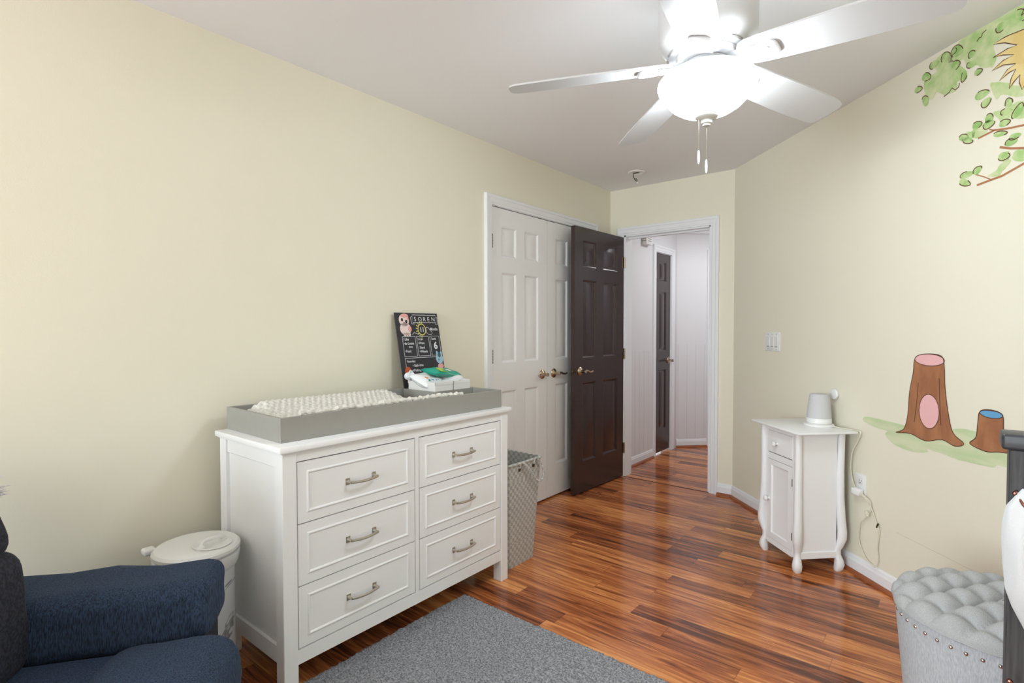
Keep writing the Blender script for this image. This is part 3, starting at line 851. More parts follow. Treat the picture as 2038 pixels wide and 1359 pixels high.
mb.build('owl_picture', mat('picture_pale_pink', (236, 214, 210), 0.7), B_, smooth=0)
mb = MB(); disc(mb, 0.062, 0.016, 0.026, 0.011, -0.0014); disc(mb, 0.082, 0.030, 0.006, 0.014, -0.0014); mb.build('owl_picture_cap', M['pink'], B_, smooth=0)
mb = MB(); disc(mb, 0.088, 0.088, 0.012, 0.016, -0.0014); mb.build('owl_picture_wing', M['pink'], B_, smooth=0)
mb = MB(); disc(mb, 0.043, 0.038, 0.007, 0.009, -0.0015); disc(mb, 0.070, 0.048, 0.007, 0.010, -0.0015); disc(mb, 0.055, 0.054, 0.003, 0.004, -0.0015)
mb.build('owl_picture_eyes', M['black'], B_, smooth=0)
mb = MB(); disc(mb, 0.272, 0.255, 0.026, 0.030, -0.0010); disc(mb, 0.258, 0.226, 0.007, 0.014, -0.0010); disc(mb, 0.289, 0.228, 0.007, 0.014, -0.0010)
mb.build('blue_animal_picture', mat('picture_pale_blue', (160, 196, 216), 0.7), B_, smooth=0)
mb = MB(); disc(mb, 0.274, 0.298, 0.022, 0.014, -0.0012); mb.build('blue_animal_picture_feet', M['pink'], B_, smooth=0)
mb = MB(); disc(mb, 0.273, 0.234, 0.010, 0.016, -0.0014); disc(mb, 0.266, 0.262, 0.004, 0.006, -0.0014)
mb.build('blue_animal_picture_mask', mat('picture_slate', (70, 96, 108), 0.7), B_, smooth=0)
mb = MB(); disc(mb, 0.040, 0.318, 0.022, 0.028, -0.0010); disc(mb, 0.036, 0.360, 0.012, 0.03, -0.0010)
mb.build('fox_picture', mat('picture_rust', (190, 88, 48), 0.7), B_, smooth=0)
mb = MB(); disc(mb, 0.050, 0.365, 0.014, 0.028, -0.0013); mb.build('fox_picture_chest', M['filmwhite'], B_, smooth=0)

# ------------------------------------------------------------------ woven basket
K_ = thing('laundry_basket', 'tall grey woven strap basket standing between dresser and closet doors', 'basket', (0.392, 2.258, 0))
def bask(off, top):
    hx, hy, z = (0.148, 0.142, 0.56) if top else (0.118, 0.108, 0.0)
    return hx - off, hy - off, z
def ring(off, z, n=10):
    f = z / 0.56
    hx = 0.118 + 0.030 * f - off; hy = 0.108 + 0.034 * f - off
    pts = []
    rc = 0.012
    for cx, cy, a0 in ((1, 1, 0), (-1, 1, 90), (-1, -1, 180), (1, -1, 270)):
        for i in range(4):
            a = R(a0 + i * 30)
            pts.append((cx * (hx - rc) + rc * cos(a), cy * (hy - rc) + rc * sin(a), z))
    return pts
mb = MB(); vs = []; fs = []
zs = [0.56 * i / 14 for i in range(15)]
rings = [ring(0, z) for z in zs] + [ring(0.006, z) for z in reversed(zs)]
rings[-1] = [(x, y, 0.006) for x, y, z in rings[-1]]
for r_ in rings: vs += r_
n = 16
for a in range(len(rings) - 1):
    for i in range(n): fs.append((a * n + i, a * n + (i + 1) % n, (a + 1) * n + (i + 1) % n, (a + 1) * n + i))
fs.append(tuple(range(n))); fs.append(tuple((len(rings) - 1) * n + i for i in range(n)))
mb.add(vs, fs).build('basket_body', M['woven'], K_)
mb = MB(); rg = ring(-0.001, 0.555); mb.tube(rg, 0.007, 8, closed=True); mb.build('rim', M['woven'], K_)
mb = MB()
hp = [(0.150, -0.055, 0.53), (0.156, -0.050, 0.56), (0.168, -0.025, 0.545), (0.172, 0.02, 0.50), (0.172, 0.06, 0.45), (0.173, 0.10, 0.435), (0.172, 0.125, 0.455), (0.170, 0.128, 0.49), (0.166, 0.110, 0.53), (0.158, 0.075, 0.562), (0.150, 0.066, 0.53)]
def smooth_path(p, n=6):
    p = [Vector(q) for q in p]; out = []
    for i in range(len(p) - 1):
        a, b, c, d = p[max(i - 1, 0)], p[i], p[i + 1], p[min(i + 2, len(p) - 1)]
        for k_ in range(n):
            t_ = k_ / n
            out.append(0.5 * ((2 * b) + (c - a) * t_ + (2 * a - 5 * b + 4 * c - d) * t_ * t_ + (3 * b - a - 3 * c + d) * t_ ** 3))
    out.append(p[-1]); return out
mb.tube(smooth_path(hp), 0.0055, 8).build('carry_handle', M['woven'], K_)
for y in (-0.055, 0.066): MB().tube([(0.150, y, 0.53), (0.146, y, 0.515)], 0.008, 8).build('handle_rivet', M['darkmetal'], K_)

# ------------------------------------------------------------------ diaper pail
U_ = thing('diaper_pail', 'white marble patterned diaper pail between recliner and dresser', 'pail', (0.245, 0.752, 0))
n = 48
MB().lathe([(0.001, 0.03), (0.118, 0.03), (0.118, 0.40), (0.120, 0.43), (0.121, 0.45)], n).build('pail_body', M['marble'], U_)
MB().lathe([(0.001, 0.0), (0.134, 0.0), (0.136, 0.006), (0.136, 0.022), (0.130, 0.032), (0.120, 0.035), (0.001, 0.035)], n).build('base_ring', M['marble'], U_)
MB().lathe([(0.119, 0.452), (0.124, 0.43), (0.130, 0.440), (0.1345, 0.465), (0.1345, 0.478), (0.12, 0.482), (0.001, 0.482)], n).build('collar', M['plasticwhite'], U_)
lid = MB().lathe([(0.001, 0.482), (0.130, 0.482), (0.1365, 0.490), (0.136, 0.500), (0.128, 0.508), (0.115, 0.510), (0.001, 0.510)], n).build('lid', M['plasticwhite'], U_)
cx, cy = 0.048, 0.032
mb = MB().lathe([(0.058, 0.510), (0.062, 0.5145), (0.058, 0.516), (0.050, 0.512), (0.044, 0.5105), (0.001, 0.5105)], 36, Matrix.Translation((cx, cy, 0)), cap=False)
mb.build('lid_recess', M['plasticwhite'], lid)
mb = MB()
for s in (-1, 1):
    mb.lathe([(0.001, 0), (0.014, 0), (0.013, 0.008), (0.009, 0.012), (0.001, 0.013)], 16, Matrix.Translation((cx - s * 0.018, cy + s * 0.045, 0.509)))
mb.tube(smooth_path([(cx + 0.018, cy - 0.047, 0.514), (cx + 0.004, cy - 0.03, 0.529), (cx - 0.002, cy, 0.531), (cx - 0.004, cy + 0.03, 0.529), (cx - 0.018, cy + 0.047, 0.514)]), 0.007, 8)
mb.build('twist_handle', M['plasticwhite'], lid)
MB().box(-0.160, -0.115, -0.125, -0.085, 0.47, 0.492, 0.008, 3, mtx=Matrix.Rotation(R(0), 4, 'Z')).build('lid_catch', M['plasticwhite'], U_)
# small oval emblem with embossed letters on the body, facing the room
cu = bpy.data.curves.new('t', 'FONT'); cu.body = 'ubbi'; cu.size = 0.018; cu.align_x = 'CENTER'; cu.extrude = 0.0006
ob = bpy.data.objects.new('t', cu); C.objects.link(ob); dg = bpy.context.evaluated_depsgraph_get(); dg.update()
me = bpy.data.meshes.new_from_object(ob.evaluated_get(dg))
mb = MB(); RB = 0.1195; A0 = R(-1)
def wrap(x, z, r_): a = A0 + x / RB; return (r_ * cos(a), r_ * sin(a), 0.385 + z)
mb.add([wrap(v.co.x, v.co.y, RB + v.co.z) for v in me.vertices], [tuple(f.vertices) for f in me.polygons])
bpy.data.objects.remove(ob); bpy.data.meshes.remove(me); bpy.data.curves.remove(cu)
mb.tube([wrap(0.027 * cos(i * PI / 16), 0.006 + 0.013 * sin(i * PI / 16), RB) for i in range(32)], 0.001, 6, closed=True)
mb.build('embossed_emblem', M['traygrey'], U_, smooth=0)

# ------------------------------------------------------------------ recliner
RROT = math.atan2(-0.587, 0.81)
Rc = thing('recliner', 'navy blue upholstered recliner chair in the corner beside the diaper pail', 'armchair', (0, 0, 0), RROT)
def soft(x0, x1, y0, y1, z0, z1, bev, seed=0, amp=0.006, freq=9.0, taper=None, cuts=3):
    bm = bmesh.new(); bmesh.ops.create_cube(bm, size=1.0)
    for v in bm.verts:
        v.co = Vector(((x0 + x1) / 2 + v.co.x * (x1 - x0), (y0 + y1) / 2 + v.co.y * (y1 - y0), (z0 + z1) / 2 + v.co.z * (z1 - z0)))
    bmesh.ops.bevel(bm, geom=bm.edges[:], offset=bev, segments=5, profile=0.55, affect='EDGES')
    bmesh.ops.subdivide_edges(bm, edges=bm.edges[:], cuts=cuts, use_grid_fill=True)
    from mathutils import noise
    c = Vector(((x0 + x1) / 2, (y0 + y1) / 2, (z0 + z1) / 2))
    for v in bm.verts:
        d = (v.co - c).normalized()
        v.co += d * amp * noise.noise(v.co * freq + Vector((seed * 7.3, seed, 0)))
        if taper: v.co = taper(v.co)
    return MB().bm(bm)
def arm(side):
    # side -1: the far arm at the wall; +1: the near arm
    cx = 0.05 if side < 0 else 0.80
    def tp(co):
        f = (co.y - 0.42) / 0.5
        co.z += 0.012 * (1 - f) * 0 + 0.004 * sin(co.y * 23 + co.x * 8)
        s_ = (co.x - cx) * (-side)            # + towards the seat
        if s_ > 0: co.x += (-side) * 0.03 * max(0, 0.55 - co.z) / 0.2
        if f > 0.86: co.x += 0.006 * sin(co.z * 60)
        return co
    soft(cx - 0.115, cx + 0.105, 0.30, 0.893, 0.36, 0.536, 0.055, seed=side, amp=0.010, taper=tp).build('arm_pad', M['navy'], Rc, smooth=60)
    soft(cx - 0.10, cx + 0.09, 0.28, 0.868, 0.05, 0.47, 0.02, seed=side + 4, amp=0.004).build('arm_panel', M['navydark'], Rc, smooth=60)
arm(-1); arm(1)
def seat_t(co):
    f = co.y
    co.z += 0.02 * sin((co.x - 0.15) / 0.55 * PI) if co.z > 0.3 else 0
    return co
soft(0.148, 0.702, 0.36, 0.80, 0.22, 0.375, 0.05, seed=2, amp=0.012, taper=seat_t).build('seat_cushion', M['navy'], Rc, smooth=60)
soft(0.165, 0.685, 0.66, 0.988, 0.16, 0.415, 0.085, seed=5, amp=0.012, taper=seat_t).build('seat_front', M['navy'], Rc, smooth=60)
soft(0.19, 0.66, 0.90, 0.985, 0.06, 0.24, 0.03, seed=6, amp=0.006).build('footrest', M['navydark'], Rc, smooth=60)
def back_t(lean):
    def f(co):
        co.y -= max(0, co.z - 0.60) * lean
        return co
    return f
soft(0.138, 0.712, 0.24, 0.470, 0.36, 0.690, 0.05, seed=7, amp=0.012, taper=back_t(0.25)).build('lumbar_cushion', M['navydark'], Rc, smooth=60)
soft(0.135, 0.715, 0.19, 0.452, 0.668, 0.86, 0.055, seed=8, amp=0.012, taper=back_t(0.22)).build('head_cushion', M['navydark'], Rc, smooth=60)
soft(0.12, 0.73, 0.10, 0.30, 0.10, 0.83, 0.05, seed=9, amp=0.008, taper=back_t(0.2)).build('back_shell', M['navydark'], Rc, smooth=60)
soft(0.12, 0.73, 0.28, 0.90, 0.05, 0.23, 0.02, seed=10, amp=0.003).build('base', M['navydark'], Rc, smooth=60)
# fluffy throw over the headrest
Th = thing('fluffy_throw', 'white fluffy throw draped over the top of the navy recliner', 'throw', (0, 0, 0), RROT)
rf = random.Random(9)
def throw(u, v):
    a = -0.9 + v * 4.0                           # over the top from front to back
    y = 0.275 + (0.125) * cos(a); z = 0.845 + 0.06 * sin(a)
    if a < 0: z = 0.845 + a * 0.03; y = 0.400
    x = 0.16 + 0.34 * u
    return (x + rf.uniform(-.004, .004), y + rf.uniform(-.006, .006), z + 0.012 + rf.uniform(-.006, .006))
mb = MB().grid(throw, 40, 40)
for i in range(900):
    p = Vector(throw(rf.random(), rf.random()))
    c = Vector((p.x, 0.275, 0.79)); d = (p - c).normalized() + Vector((rf.uniform(-.5, .5), rf.uniform(-.5, .5), rf.uniform(-.6, .3)))
    if p.x < 0.19: d.x -= 0.8
    mb.tube([p, p + d * 0.010, p + d * 0.018 + Vector((0, 0, -0.004))], 0.0012, 4, rad=[0.0016, 0.0012, 0.0004])
mb.build('throw_cloth', M['fluff'], Th, smooth=60)

# ------------------------------------------------------------------ small white cabinet
Cb = thing('small_cabinet', 'small white cabinet with curved legs against the diagonal wall', 'cabinet', RW(1.08, 0.19, 0), RW_ROT)
MB().box(-0.217, 0.213, -0.160, 0.165, 0.7255, 0.738, 0.004, 2).build('top_panel', M['dresser'], Cb)
LP = [(0.0, 0.000, 0.014), (0.012, 0.003, 0.019), (0.035, 0.006, 0.021), (0.06, 0.004, 0.018), (0.085, -0.002, 0.0145), (0.11, -0.002, 0.0145), (0.135, 0.006, 0.017), (0.17, 0.014, 0.019), (0.21, 0.015, 0.019), (0.28, 0.010, 0.018), (0.38, 0.006, 0.017), (0.52, 0.005, 0.016), (0.66, 0.007, 0.015), (0.7255, 0.008, 0.015)]
for sx in (-1, 1):
    for sy in (-1, 1):
        mb = MB(); vs = []; fs = []
        for z, o_, hw_ in LP:
            cx_ = sx * (0.146 + o_); cy_ = sy * (0.112 + o_ * 0.8)
            vs += [(cx_ + a * hw_, cy_ + b * hw_, z) for a, b in ((-1, -0.6), (-0.6, -1), (0.6, -1), (1, -0.6), (1, 0.6), (0.6, 1), (-0.6, 1), (-1, 0.6))]
        n = 8
        for k_ in range(len(LP) - 1):
            for i in range(n): fs.append((k_ * n + i, k_ * n + (i + 1) % n, (k_ + 1) * n + (i + 1) % n, (k_ + 1) * n + i))
        fs.append(tuple(range(n))); fs.append(tuple((len(LP) - 1) * n + i for i in range(n)))
        mb.add(vs, fs).build('leg', M['dresser'], Cb, smooth=50)
for s in (-1, 1):
    mb = MB()
    mb.box(min(s * 0.136, s * 0.148), max(s * 0.136, s * 0.148), -0.10, 0.10, 0.10, 0.7255)
    mb.box(min(s * 0.136, s * 0.155), max(s * 0.136, s * 0.155), -0.10, 0.10, 0.070, 0.105, 0.002, 1).box(min(s * 0.136, s * 0.153), max(s * 0.136, s * 0.153), -0.10, 0.10, 0.70, 0.7255)
    mb.build('side_panel', M['dresser'], Cb)
MB().box(-0.136, 0.136, 0.095, 0.105, 0.07, 0.7255).build('back_panel', M['dresser'], Cb, smooth=0)
MB().box(-0.136, 0.136, -0.10, 0.095, 0.07, 0.08).build('bottom_panel', M['dresser'], Cb, smooth=0)
mb = MB()
for a in ((-0.14, -0.113, 0.07, 0.7255), (0.108, 0.14, 0.07, 0.7255), (-0.113, 0.108, 0.697, 0.7255), (-0.113, 0.108, 0.538, 0.572), (-0.113, 0.108, 0.064, 0.094)):
    mb.box(a[0], a[1], -0.119, -0.10, a[2], a[3])
mb.build('face_frame', M['dresser'], Cb, smooth=0)
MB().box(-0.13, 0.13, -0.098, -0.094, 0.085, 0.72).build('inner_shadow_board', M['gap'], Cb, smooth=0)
dr = MB().box(-0.1115, 0.1065, -0.120, -0.10, 0.5765, 0.6955, 0.0015, 1).build('drawer', M['dresser'], Cb)
def knob(parent, x, z, y):
    MB().lathe([(0.009, 0), (0.007, 0.004), (0.006, 0.010), (0.010, 0.015), (0.0145, 0.021), (0.0145, 0.027), (0.010, 0.032), (0.001, 0.034)], 20, Matrix.Translation((x, y, z)) @ Matrix.Rotation(R(90), 4, 'X')).build('knob', M['plasticwhite'], parent)
knob(dr, -0.026, 0.632, -0.119)
mb = MB()
panelled(mb, -0.1115, 0.1065, 0.0955, 0.536, -0.120, -0.102, [(-0.08, 0.072, 0.127, 0.508)], [(0.004, 0.004), (0.006, 0.007), (0.010, 0.008)])
dr = mb.build('door', M['dresser'], Cb, smooth=20)
knob(dr, -0.098, 0.313, -0.119)
for z in (0.455, 0.172): MB().box(0.1062, 0.109, -0.1215, -0.119, z - 0.02, z + 0.02).build('hinge', M['darkmetal'], dr, smooth=0)

# smart speaker on the cabinet
Sp = thing('smart_speaker', 'white tapered smart speaker on a round dock on the small cabinet', 'speaker', RW(1.105, 0.105, 0.738))
MB().lathe([(0.001, 0), (0.072, 0), (0.074, 0.004), (0.073, 0.010), (0.066, 0.014), (0.001, 0.014)], 40).build('dock', M['plasticwhite'], Sp)
MB().lathe([(0.001, 0.0142), (0.056, 0.0142), (0.0605, 0.020), (0.0600, 0.040), (0.058, 0.043), (0.001, 0.043)], 40).build('lower_band', M['plasticwhite'], Sp)
MB().lathe([(0.001, 0.0432), (0.0595, 0.0432), (0.0590, 0.06), (0.0545, 0.11), (0.0475, 0.160), (0.0445, 0.170), (0.040, 0.172), (0.001, 0.170)], 40).build('mesh_cover', M['speaker'], Sp)

# things on the diagonal wall
def wallthing(name, label, cat, t, z): return thing(name, label, cat, RW(t, 0, z), RW_ROT)
w = wallthing('light_switch', 'white triple light switch plate near the doorway corner', 'switch', 0.503, 1.176)
MB().box(-0.082, 0.082, -0.006, 0, -0.061, 0.061, 0.003, 2).build('cover_plate', M['plasticwhite'], w)
for x in (-0.046, 0, 0.046):
    MB().box(x - 0.0165, x + 0.0165, -0.0085, -0.005, -0.033, 0.033, 0.001, 1, mtx=Matrix.Rotation(R(2), 4, 'X')).build('rocker', M['binwhite'], w)
mb = MB()
for x in (-0.046, 0, 0.046):
    MB().box(x - 0.010, x + 0.010, -0.0095, -0.008, -0.034, -0.029).build('rocker_slot', M['traygrey'], w)
    for z in (-0.048, 0.048): MB().lathe([(0.0005, 0), (0.003, 0), (0.003, 0.001), (0.0005, 0.001)], 10, Matrix.Translation((x, -0.0062, z)) @ Matrix.Rotation(R(90), 4, 'X')).build('screw', M['traygrey'], w)
w = wallthing('wall_outlet', 'white power outlet low on the wall beside the small cabinet', 'outlet', 1.288, 0.464)
MB().box(-0.037, 0.037, -0.006, 0, -0.058, 0.058, 0.003, 2).build('cover_plate', M['plasticwhite'], w)
for z in (0.02, -0.024):
    f_ = MB().box(-0.017, 0.017, -0.008, -0.005, z - 0.014, z + 0.014, 0.003, 2).build('socket', M['binwhite'], w)
    mb = MB().box(-0.008, -0.006, -0.0085, -0.0075, z, z + 0.009).box(0.005, 0.0075, -0.0085, -0.0075, z - 0.001, z + 0.009)
    mb.lathe([(0.0005, 0), (0.003, 0), (0.003, 0.001), (0.0005, 0.001)], 10, Matrix.Translation((0, -0.0077, z - 0.007)) @ Matrix.Rotation(R(90), 4, 'X'))
    mb.build('slot', M['black'], f_, smooth=0)
w = wallthing('wall_button', 'small round white knob mounted on the wall above the speaker', 'knob', 1.098, 0.906)
MB().lathe([(0.001, 0), (0.020, 0), (0.020, 0.006), (0.026, 0.008), (0.029, 0.012), (0.029, 0.017), (0.026, 0.021), (0.018, 0.0235), (0.001, 0.024)], 32, Matrix.Rotation(R(90), 4, 'X')).build('button_cap', M['plasticwhite'], w)
# speaker cord with its plug, lying against the wall
Cd = thing('power_cord', 'thin cream power cord looping from the speaker down to the outlet', 'cord', RW(0, 0, 0), RW_ROT)
cp = [(1.172, -0.075, 0.744), (1.21, -0.05, 0.742), (1.255, -0.03, 0.741), (1.292, -0.022, 0.742), (1.303, -0.022, 0.733), (1.285, -0.022, 0.69), (1.250, -0.022, 0.63), (1.235, -0.02, 0.56), (1.235, -0.015, 0.51), (1.263, -0.02, 0.455), (1.325, -0.028, 0.432), (1.368, -0.018, 0.404), (1.366, -0.012, 0.36), (1.352, -0.014, 0.335), (1.322, -0.012, 0.300), (1.297, -0.012, 0.270), (1.290, -0.012, 0.22), (1.293, -0.012, 0.175), (1.315, -0.012, 0.135), (1.343, -0.014, 0.108), (1.390, -0.018, 0.094), (1.412, -0.018, 0.099), (1.420, -0.014, 0.142), (1.411, -0.012, 0.185), (1.416, -0.012, 0.23), (1.422, -0.012, 0.279), (1.409, -0.012, 0.302), (1.371, -0.016, 0.379), (1.351, -0.028, 0.416), (1.312, -0.034, 0.432)]
MB().tube(smooth_path(cp, 7), 0.0025, 8).build('cable', M['cord'], Cd)
MB().box(1.262, 1.316, -0.040, -0.0085, 0.415, 0.450, 0.007, 3).build('plug', M['plasticwhite'], Cd)
MB().tube([(1.341, -0.013, 0.352), (1.347, -0.013, 0.325)], 0.0095, 12).build('cable_tie', M['cord'], Cd)
MB().tube([(1.4145, -0.0125, 0.312), (1.406, -0.0125, 0.29)], 0.0042, 10).build('cable_clip', M['darkmetal'], Cd)

# hairline crack
mb = MB(); rk = random.Random(2)
strip(mb, [(1.513 + 0.376 * i / 24, 0.305 - 0.011 * i / 24 + rk.uniform(-.0015, .0015)) for i in range(25)], 0.0016, y=-0.0006)
o = put(mb.build('wall_crack', mat('crack_line', (206, 200, 178), 0.9), smooth=0), RW(0, 0), RW_ROT)
tag(o, 'faint hairline scratch on the wall above the tufted ottoman', 'scratch')

# ------------------------------------------------------------------ murals painted on the diagonal wall
Mu = thing('wall_mural', 'painted leafy branches and golden sunburst at the top of the diagonal wall', 'mural', RW(0, 0), RW_ROT)
def blob(mb, poly, y, jit=0.0, seed=0, n=4):
    r = random.Random(seed); out = []
    K = len(poly)
    for i in range(K):
        a, b, c, d = (Vector(poly[(i + o) % K]) for o in (-1, 0, 1, 2))
        for k_ in range(n):
            t_ = k_ / n
            q = 0.5 * ((2 * b) + (c - a) * t_ + (2 * a - 5 * b + 4 * c - d) * t_ * t_ + (3 * b - a - 3 * c + d) * t_ ** 3)
            out.append((q.x + r.uniform(-jit, jit), q.y + r.uniform(-jit, jit)))
    mb.prism([(x, min(z, HC - 0.001)) for x, z in out], y, y + 0.0004)
    return out
RG = [[(1.74, 2.405), (1.771, 2.425), (1.800, 2.439), (1.872, 2.439), (1.959, 2.439), (2.037, 2.439), (2.2, 2.439), (2.30, 2.40), (2.26, 2.30), (2.16, 2.31), (2.04, 2.329), (1.988, 2.354), (1.938, 2.35), (1.93, 2.332), (1.94, 2.299), (1.934, 2.274), (1.923, 2.265), (1.882, 2.285), (1.863, 2.303), (1.825, 2.315), (1.805, 2.354), (1.78, 2.349), (1.74, 2.362)],
      [(1.704, 2.423), (1.745, 2.408), (1.753, 2.38), (1.78, 2.349), (1.819, 2.3), (1.817, 2.266), (1.781, 2.276), (1.776, 2.242), (1.721, 2.247), (1.685, 2.275), (1.664, 2.253), (1.634, 2.272), (1.618, 2.343), (1.655, 2.358), (1.684, 2.364), (1.654, 2.403), (1.668, 2.412)],
      [(1.924, 2.206), (1.986, 2.178), (2.044, 2.141), (2.16, 2.15), (2.17, 2.10), (2.044, 2.104), (1.998, 2.124), (1.965, 2.143), (1.943, 2.136), (1.925, 2.177)],
      [(1.933, 2.09), (1.966, 2.087), (2.02, 2.093), (2.045, 2.088), (2.14, 2.09), (2.15, 2.03), (2.046, 2.023), (1.989, 2.046), (1.995, 2.027), (1.967, 2.026), (1.955, 2.053)],
      [(1.856, 2.068), (1.88, 2.076), (1.904, 2.055), (1.91, 2.025), (1.881, 2.012), (1.851, 2.023)],
      [(2.018, 1.915), (2.049, 1.911), (2.10, 1.905), (2.10, 1.87), (2.049, 1.868), (2.029, 1.874), (2.008, 1.892)],
      [(1.965, 1.883), (1.992, 1.891), (2.003, 1.882), (1.971, 1.853), (1.959, 1.84), (1.914, 1.85), (1.948, 1.865)],
      [(1.795, 2.045), (1.835, 2.052), (1.86, 2.04), (1.85, 2.02), (1.82, 2.025)], [(1.965, 1.92), (1.99, 1.925), (2.0, 1.91), (1.99, 1.885), (1.965, 1.895)]]
mb = MB()
for i, pl in enumerate(RG): blob(mb, pl, -0.0009, 0.0015, i)
mb.build('painted_foliage', M['leafgreen'], Mu, smooth=0)
LV = [(1.887, 2.177, 0.029, 0.016, 0), (1.905, 2.14, 0.021, 0.016, -30), (1.592, 2.326, 0.021, 0.013, 10), (1.631, 2.26, 0.016, 0.025, -20), (1.81, 2.284, 0.012, 0.022, 10), (1.773, 2.346, 0.019, 0.019, 0), (1.918, 2.073, 0.017, 0.017, 30), (1.917, 2.051, 0.023, 0.016, 0), (1.87, 2.065, 0.02, 0.014, 0), (1.815, 2.035, 0.023, 0.013, 20), (1.832, 2.018, 0.024, 0.012, 30), (1.962, 1.998, 0.027, 0.01, 10), (2.004, 1.953, 0.023, 0.013, 0), (1.978, 1.909, 0.022, 0.015, 10), (1.875, 1.887, 0.019, 0.014, -30), (1.831, 1.882, 0.03, 0.012, 0), (1.822, 1.852, 0.027, 0.013, 30), (1.992, 2.102, 0.014, 0.018, 0), (1.983, 2.074, 0.022, 0.011, 5), (2.029, 2.405, 0.015, 0.027, -30), (1.725, 2.403, 0.021, 0.02, 0), (1.672, 2.398, 0.024, 0.016, 0), (1.87, 2.273, 0.017, 0.012, 0), (1.842, 2.356, 0.015, 0.014, 0), (1.841, 2.316, 0.021, 0.013, 20), (1.633, 2.362, 0.025, 0.017, 30), (1.778, 2.4, 0.029, 0.022, 30), (1.959, 2.399, 0.022, 0.017, 0), (1.978, 2.033, 0.021, 0.013, 0), (2.026, 2.058, 0.016, 0.027, 40), (2.017, 1.97, 0.022, 0.011, 0)]
for i, (t_, z, a, b, rot) in enumerate(LV):
    pts = []
    for k_ in range(20):
        th = 2 * PI * k_ / 20
        x, y = a * cos(th), b * sin(th) * (1 - 0.25 * cos(th))
        c_, s_ = cos(R(-rot)), sin(R(-rot))
        pts.append((t_ + x * c_ - y * s_, min(HC - 0.002, z + x * s_ + y * c_)))
    lf_ = MB(); lf_.prism(pts, -0.0014, -0.001); lf_ = lf_.build('painted_leaf', M['leafdark'], Mu, smooth=0)
    k0 = (i * 7) % 20; ml = MB()
    strip(ml, [pts[(k0 + q) % 20] for q in range(13 if i % 3 else 8)], 0.0034, y=-0.0017)
    ml.build('leaf_outline', M['outline'], lf_, smooth=0)
for sq in ([(1.749, 2.381), (1.757, 2.395), (1.772, 2.398), (1.776, 2.408), (1.771, 2.419)], [(1.862, 2.395), (1.872, 2.405), (1.880, 2.402), (1.884, 2.415), (1.9, 2.42)], [(1.72, 2.24), (1.745, 2.247), (1.757, 2.26), (1.772, 2.245), (1.787, 2.25), (1.79, 2.265)], [(2.03, 2.40), (2.045, 2.43)], [(2.03, 2.40), (2.06, 2.41)]):
    ml = MB(); strip(ml, sq, 0.0034, y=-0.0017); ml.build('painted_squiggle', M['outline'], Mu, smooth=0)
mb = MB()
for l, w_ in (([(1.875, 2.011), (1.911, 2.016), (1.94, 2.02), (1.984, 2.009), (2.047, 1.999), (2.2, 2.0)], 0.007), ([(1.919, 2.03), (1.94, 2.019)], 0.004), ([(1.961, 1.948), (2.002, 1.93), (2.049, 1.916), (2.2, 1.91)], 0.008), ([(1.873, 1.828), (1.931, 1.834), (1.971, 1.837), (2.05, 1.86), (2.2, 1.91)], 0.008), ([(1.865, 1.873), (1.902, 1.853), (1.931, 1.834)], 0.004)):
    strip(mb, l, w_, y=-0.0012)
mb.build('painted_twigs', M['twig'], Mu, smooth=0)
SUN = [(1.99, 2.352), (1.968, 2.353), (1.93, 2.349), (1.972, 2.333), (2.018, 2.301), (1.984, 2.305), (1.929, 2.299), (1.967, 2.29), (2.008, 2.271), (1.968, 2.269), (1.926, 2.25), (1.968, 2.252), (2.015, 2.235), (1.985, 2.227), (1.955, 2.199), (1.991, 2.214), (2.016, 2.215), (1.999, 2.188), (1.993, 2.153), (2.01, 2.172), (2.031, 2.187), (2.029, 2.159), (2.039, 2.13), (2.056, 2.155), (2.07, 2.18), (2.10, 2.14), (2.12, 2.2), (2.14, 2.25), (2.12, 2.31), (2.07, 2.33), (2.04, 2.345)]
mb = MB(); mb.prism(SUN, -0.0022, -0.0018); mb.build('painted_sunburst', M['goldpaint'], Mu, smooth=0)
mb = MB(); strip(mb, SUN, 0.0034, y=-0.0025, closed=True); mb.build('sunburst_outline', M['outline'], Mu, smooth=0)

Mg = thing('wall_mural', 'painted brown tree stumps on a patch of green grass low on the diagonal wall', 'mural', RW(0, 0), RW_ROT)
GR = [(1.291, 0.804), (1.312, 0.818), (1.387, 0.82), (1.451, 0.819), (1.555, 0.816), (1.704, 0.825), (1.822, 0.851), (1.878, 0.853), (1.931, 0.848), (1.981, 0.843), (2.06, 0.83), (2.10, 0.79), (2.06, 0.745), (1.979, 0.741), (1.959, 0.728), (1.88, 0.724), (1.803, 0.723), (1.742, 0.731), (1.667, 0.733), (1.673, 0.723), (1.613, 0.707), (1.543, 0.706), (1.476, 0.721), (1.436, 0.751), (1.444, 0.771), (1.38, 0.775), (1.308, 0.788)]
mb = MB(); blob(mb, GR, -0.0008, 0.001, 3); mb.build('painted_grass', M['grasspaint'], Mg, smooth=0)
ST1 = [(1.50, 0.775), (1.545, 0.80), (1.565, 0.87), (1.572, 0.97), (1.59, 1.06), (1.60, 1.13), (1.655, 1.15), (1.73, 1.145), (1.745, 1.10), (1.75, 1.02), (1.765, 0.92), (1.79, 0.83), (1.84, 0.795), (1.80, 0.775), (1.74, 0.79), (1.66, 0.768), (1.58, 0.785)]
ST2 = [(1.865, 0.80), (1.89, 0.83), (1.897, 0.89), (1.905, 0.935), (1.95, 0.945), (1.992, 0.935), (1.998, 0.88), (2.01, 0.82), (2.035, 0.80), (1.98, 0.792), (1.93, 0.783)]
mb = MB(); o1 = blob(mb, ST1, -0.0014, 0, 1); o2 = blob(mb, ST2, -0.0014, 0, 2); mb.build('painted_stumps', M['barkpaint'], Mg, smooth=0)
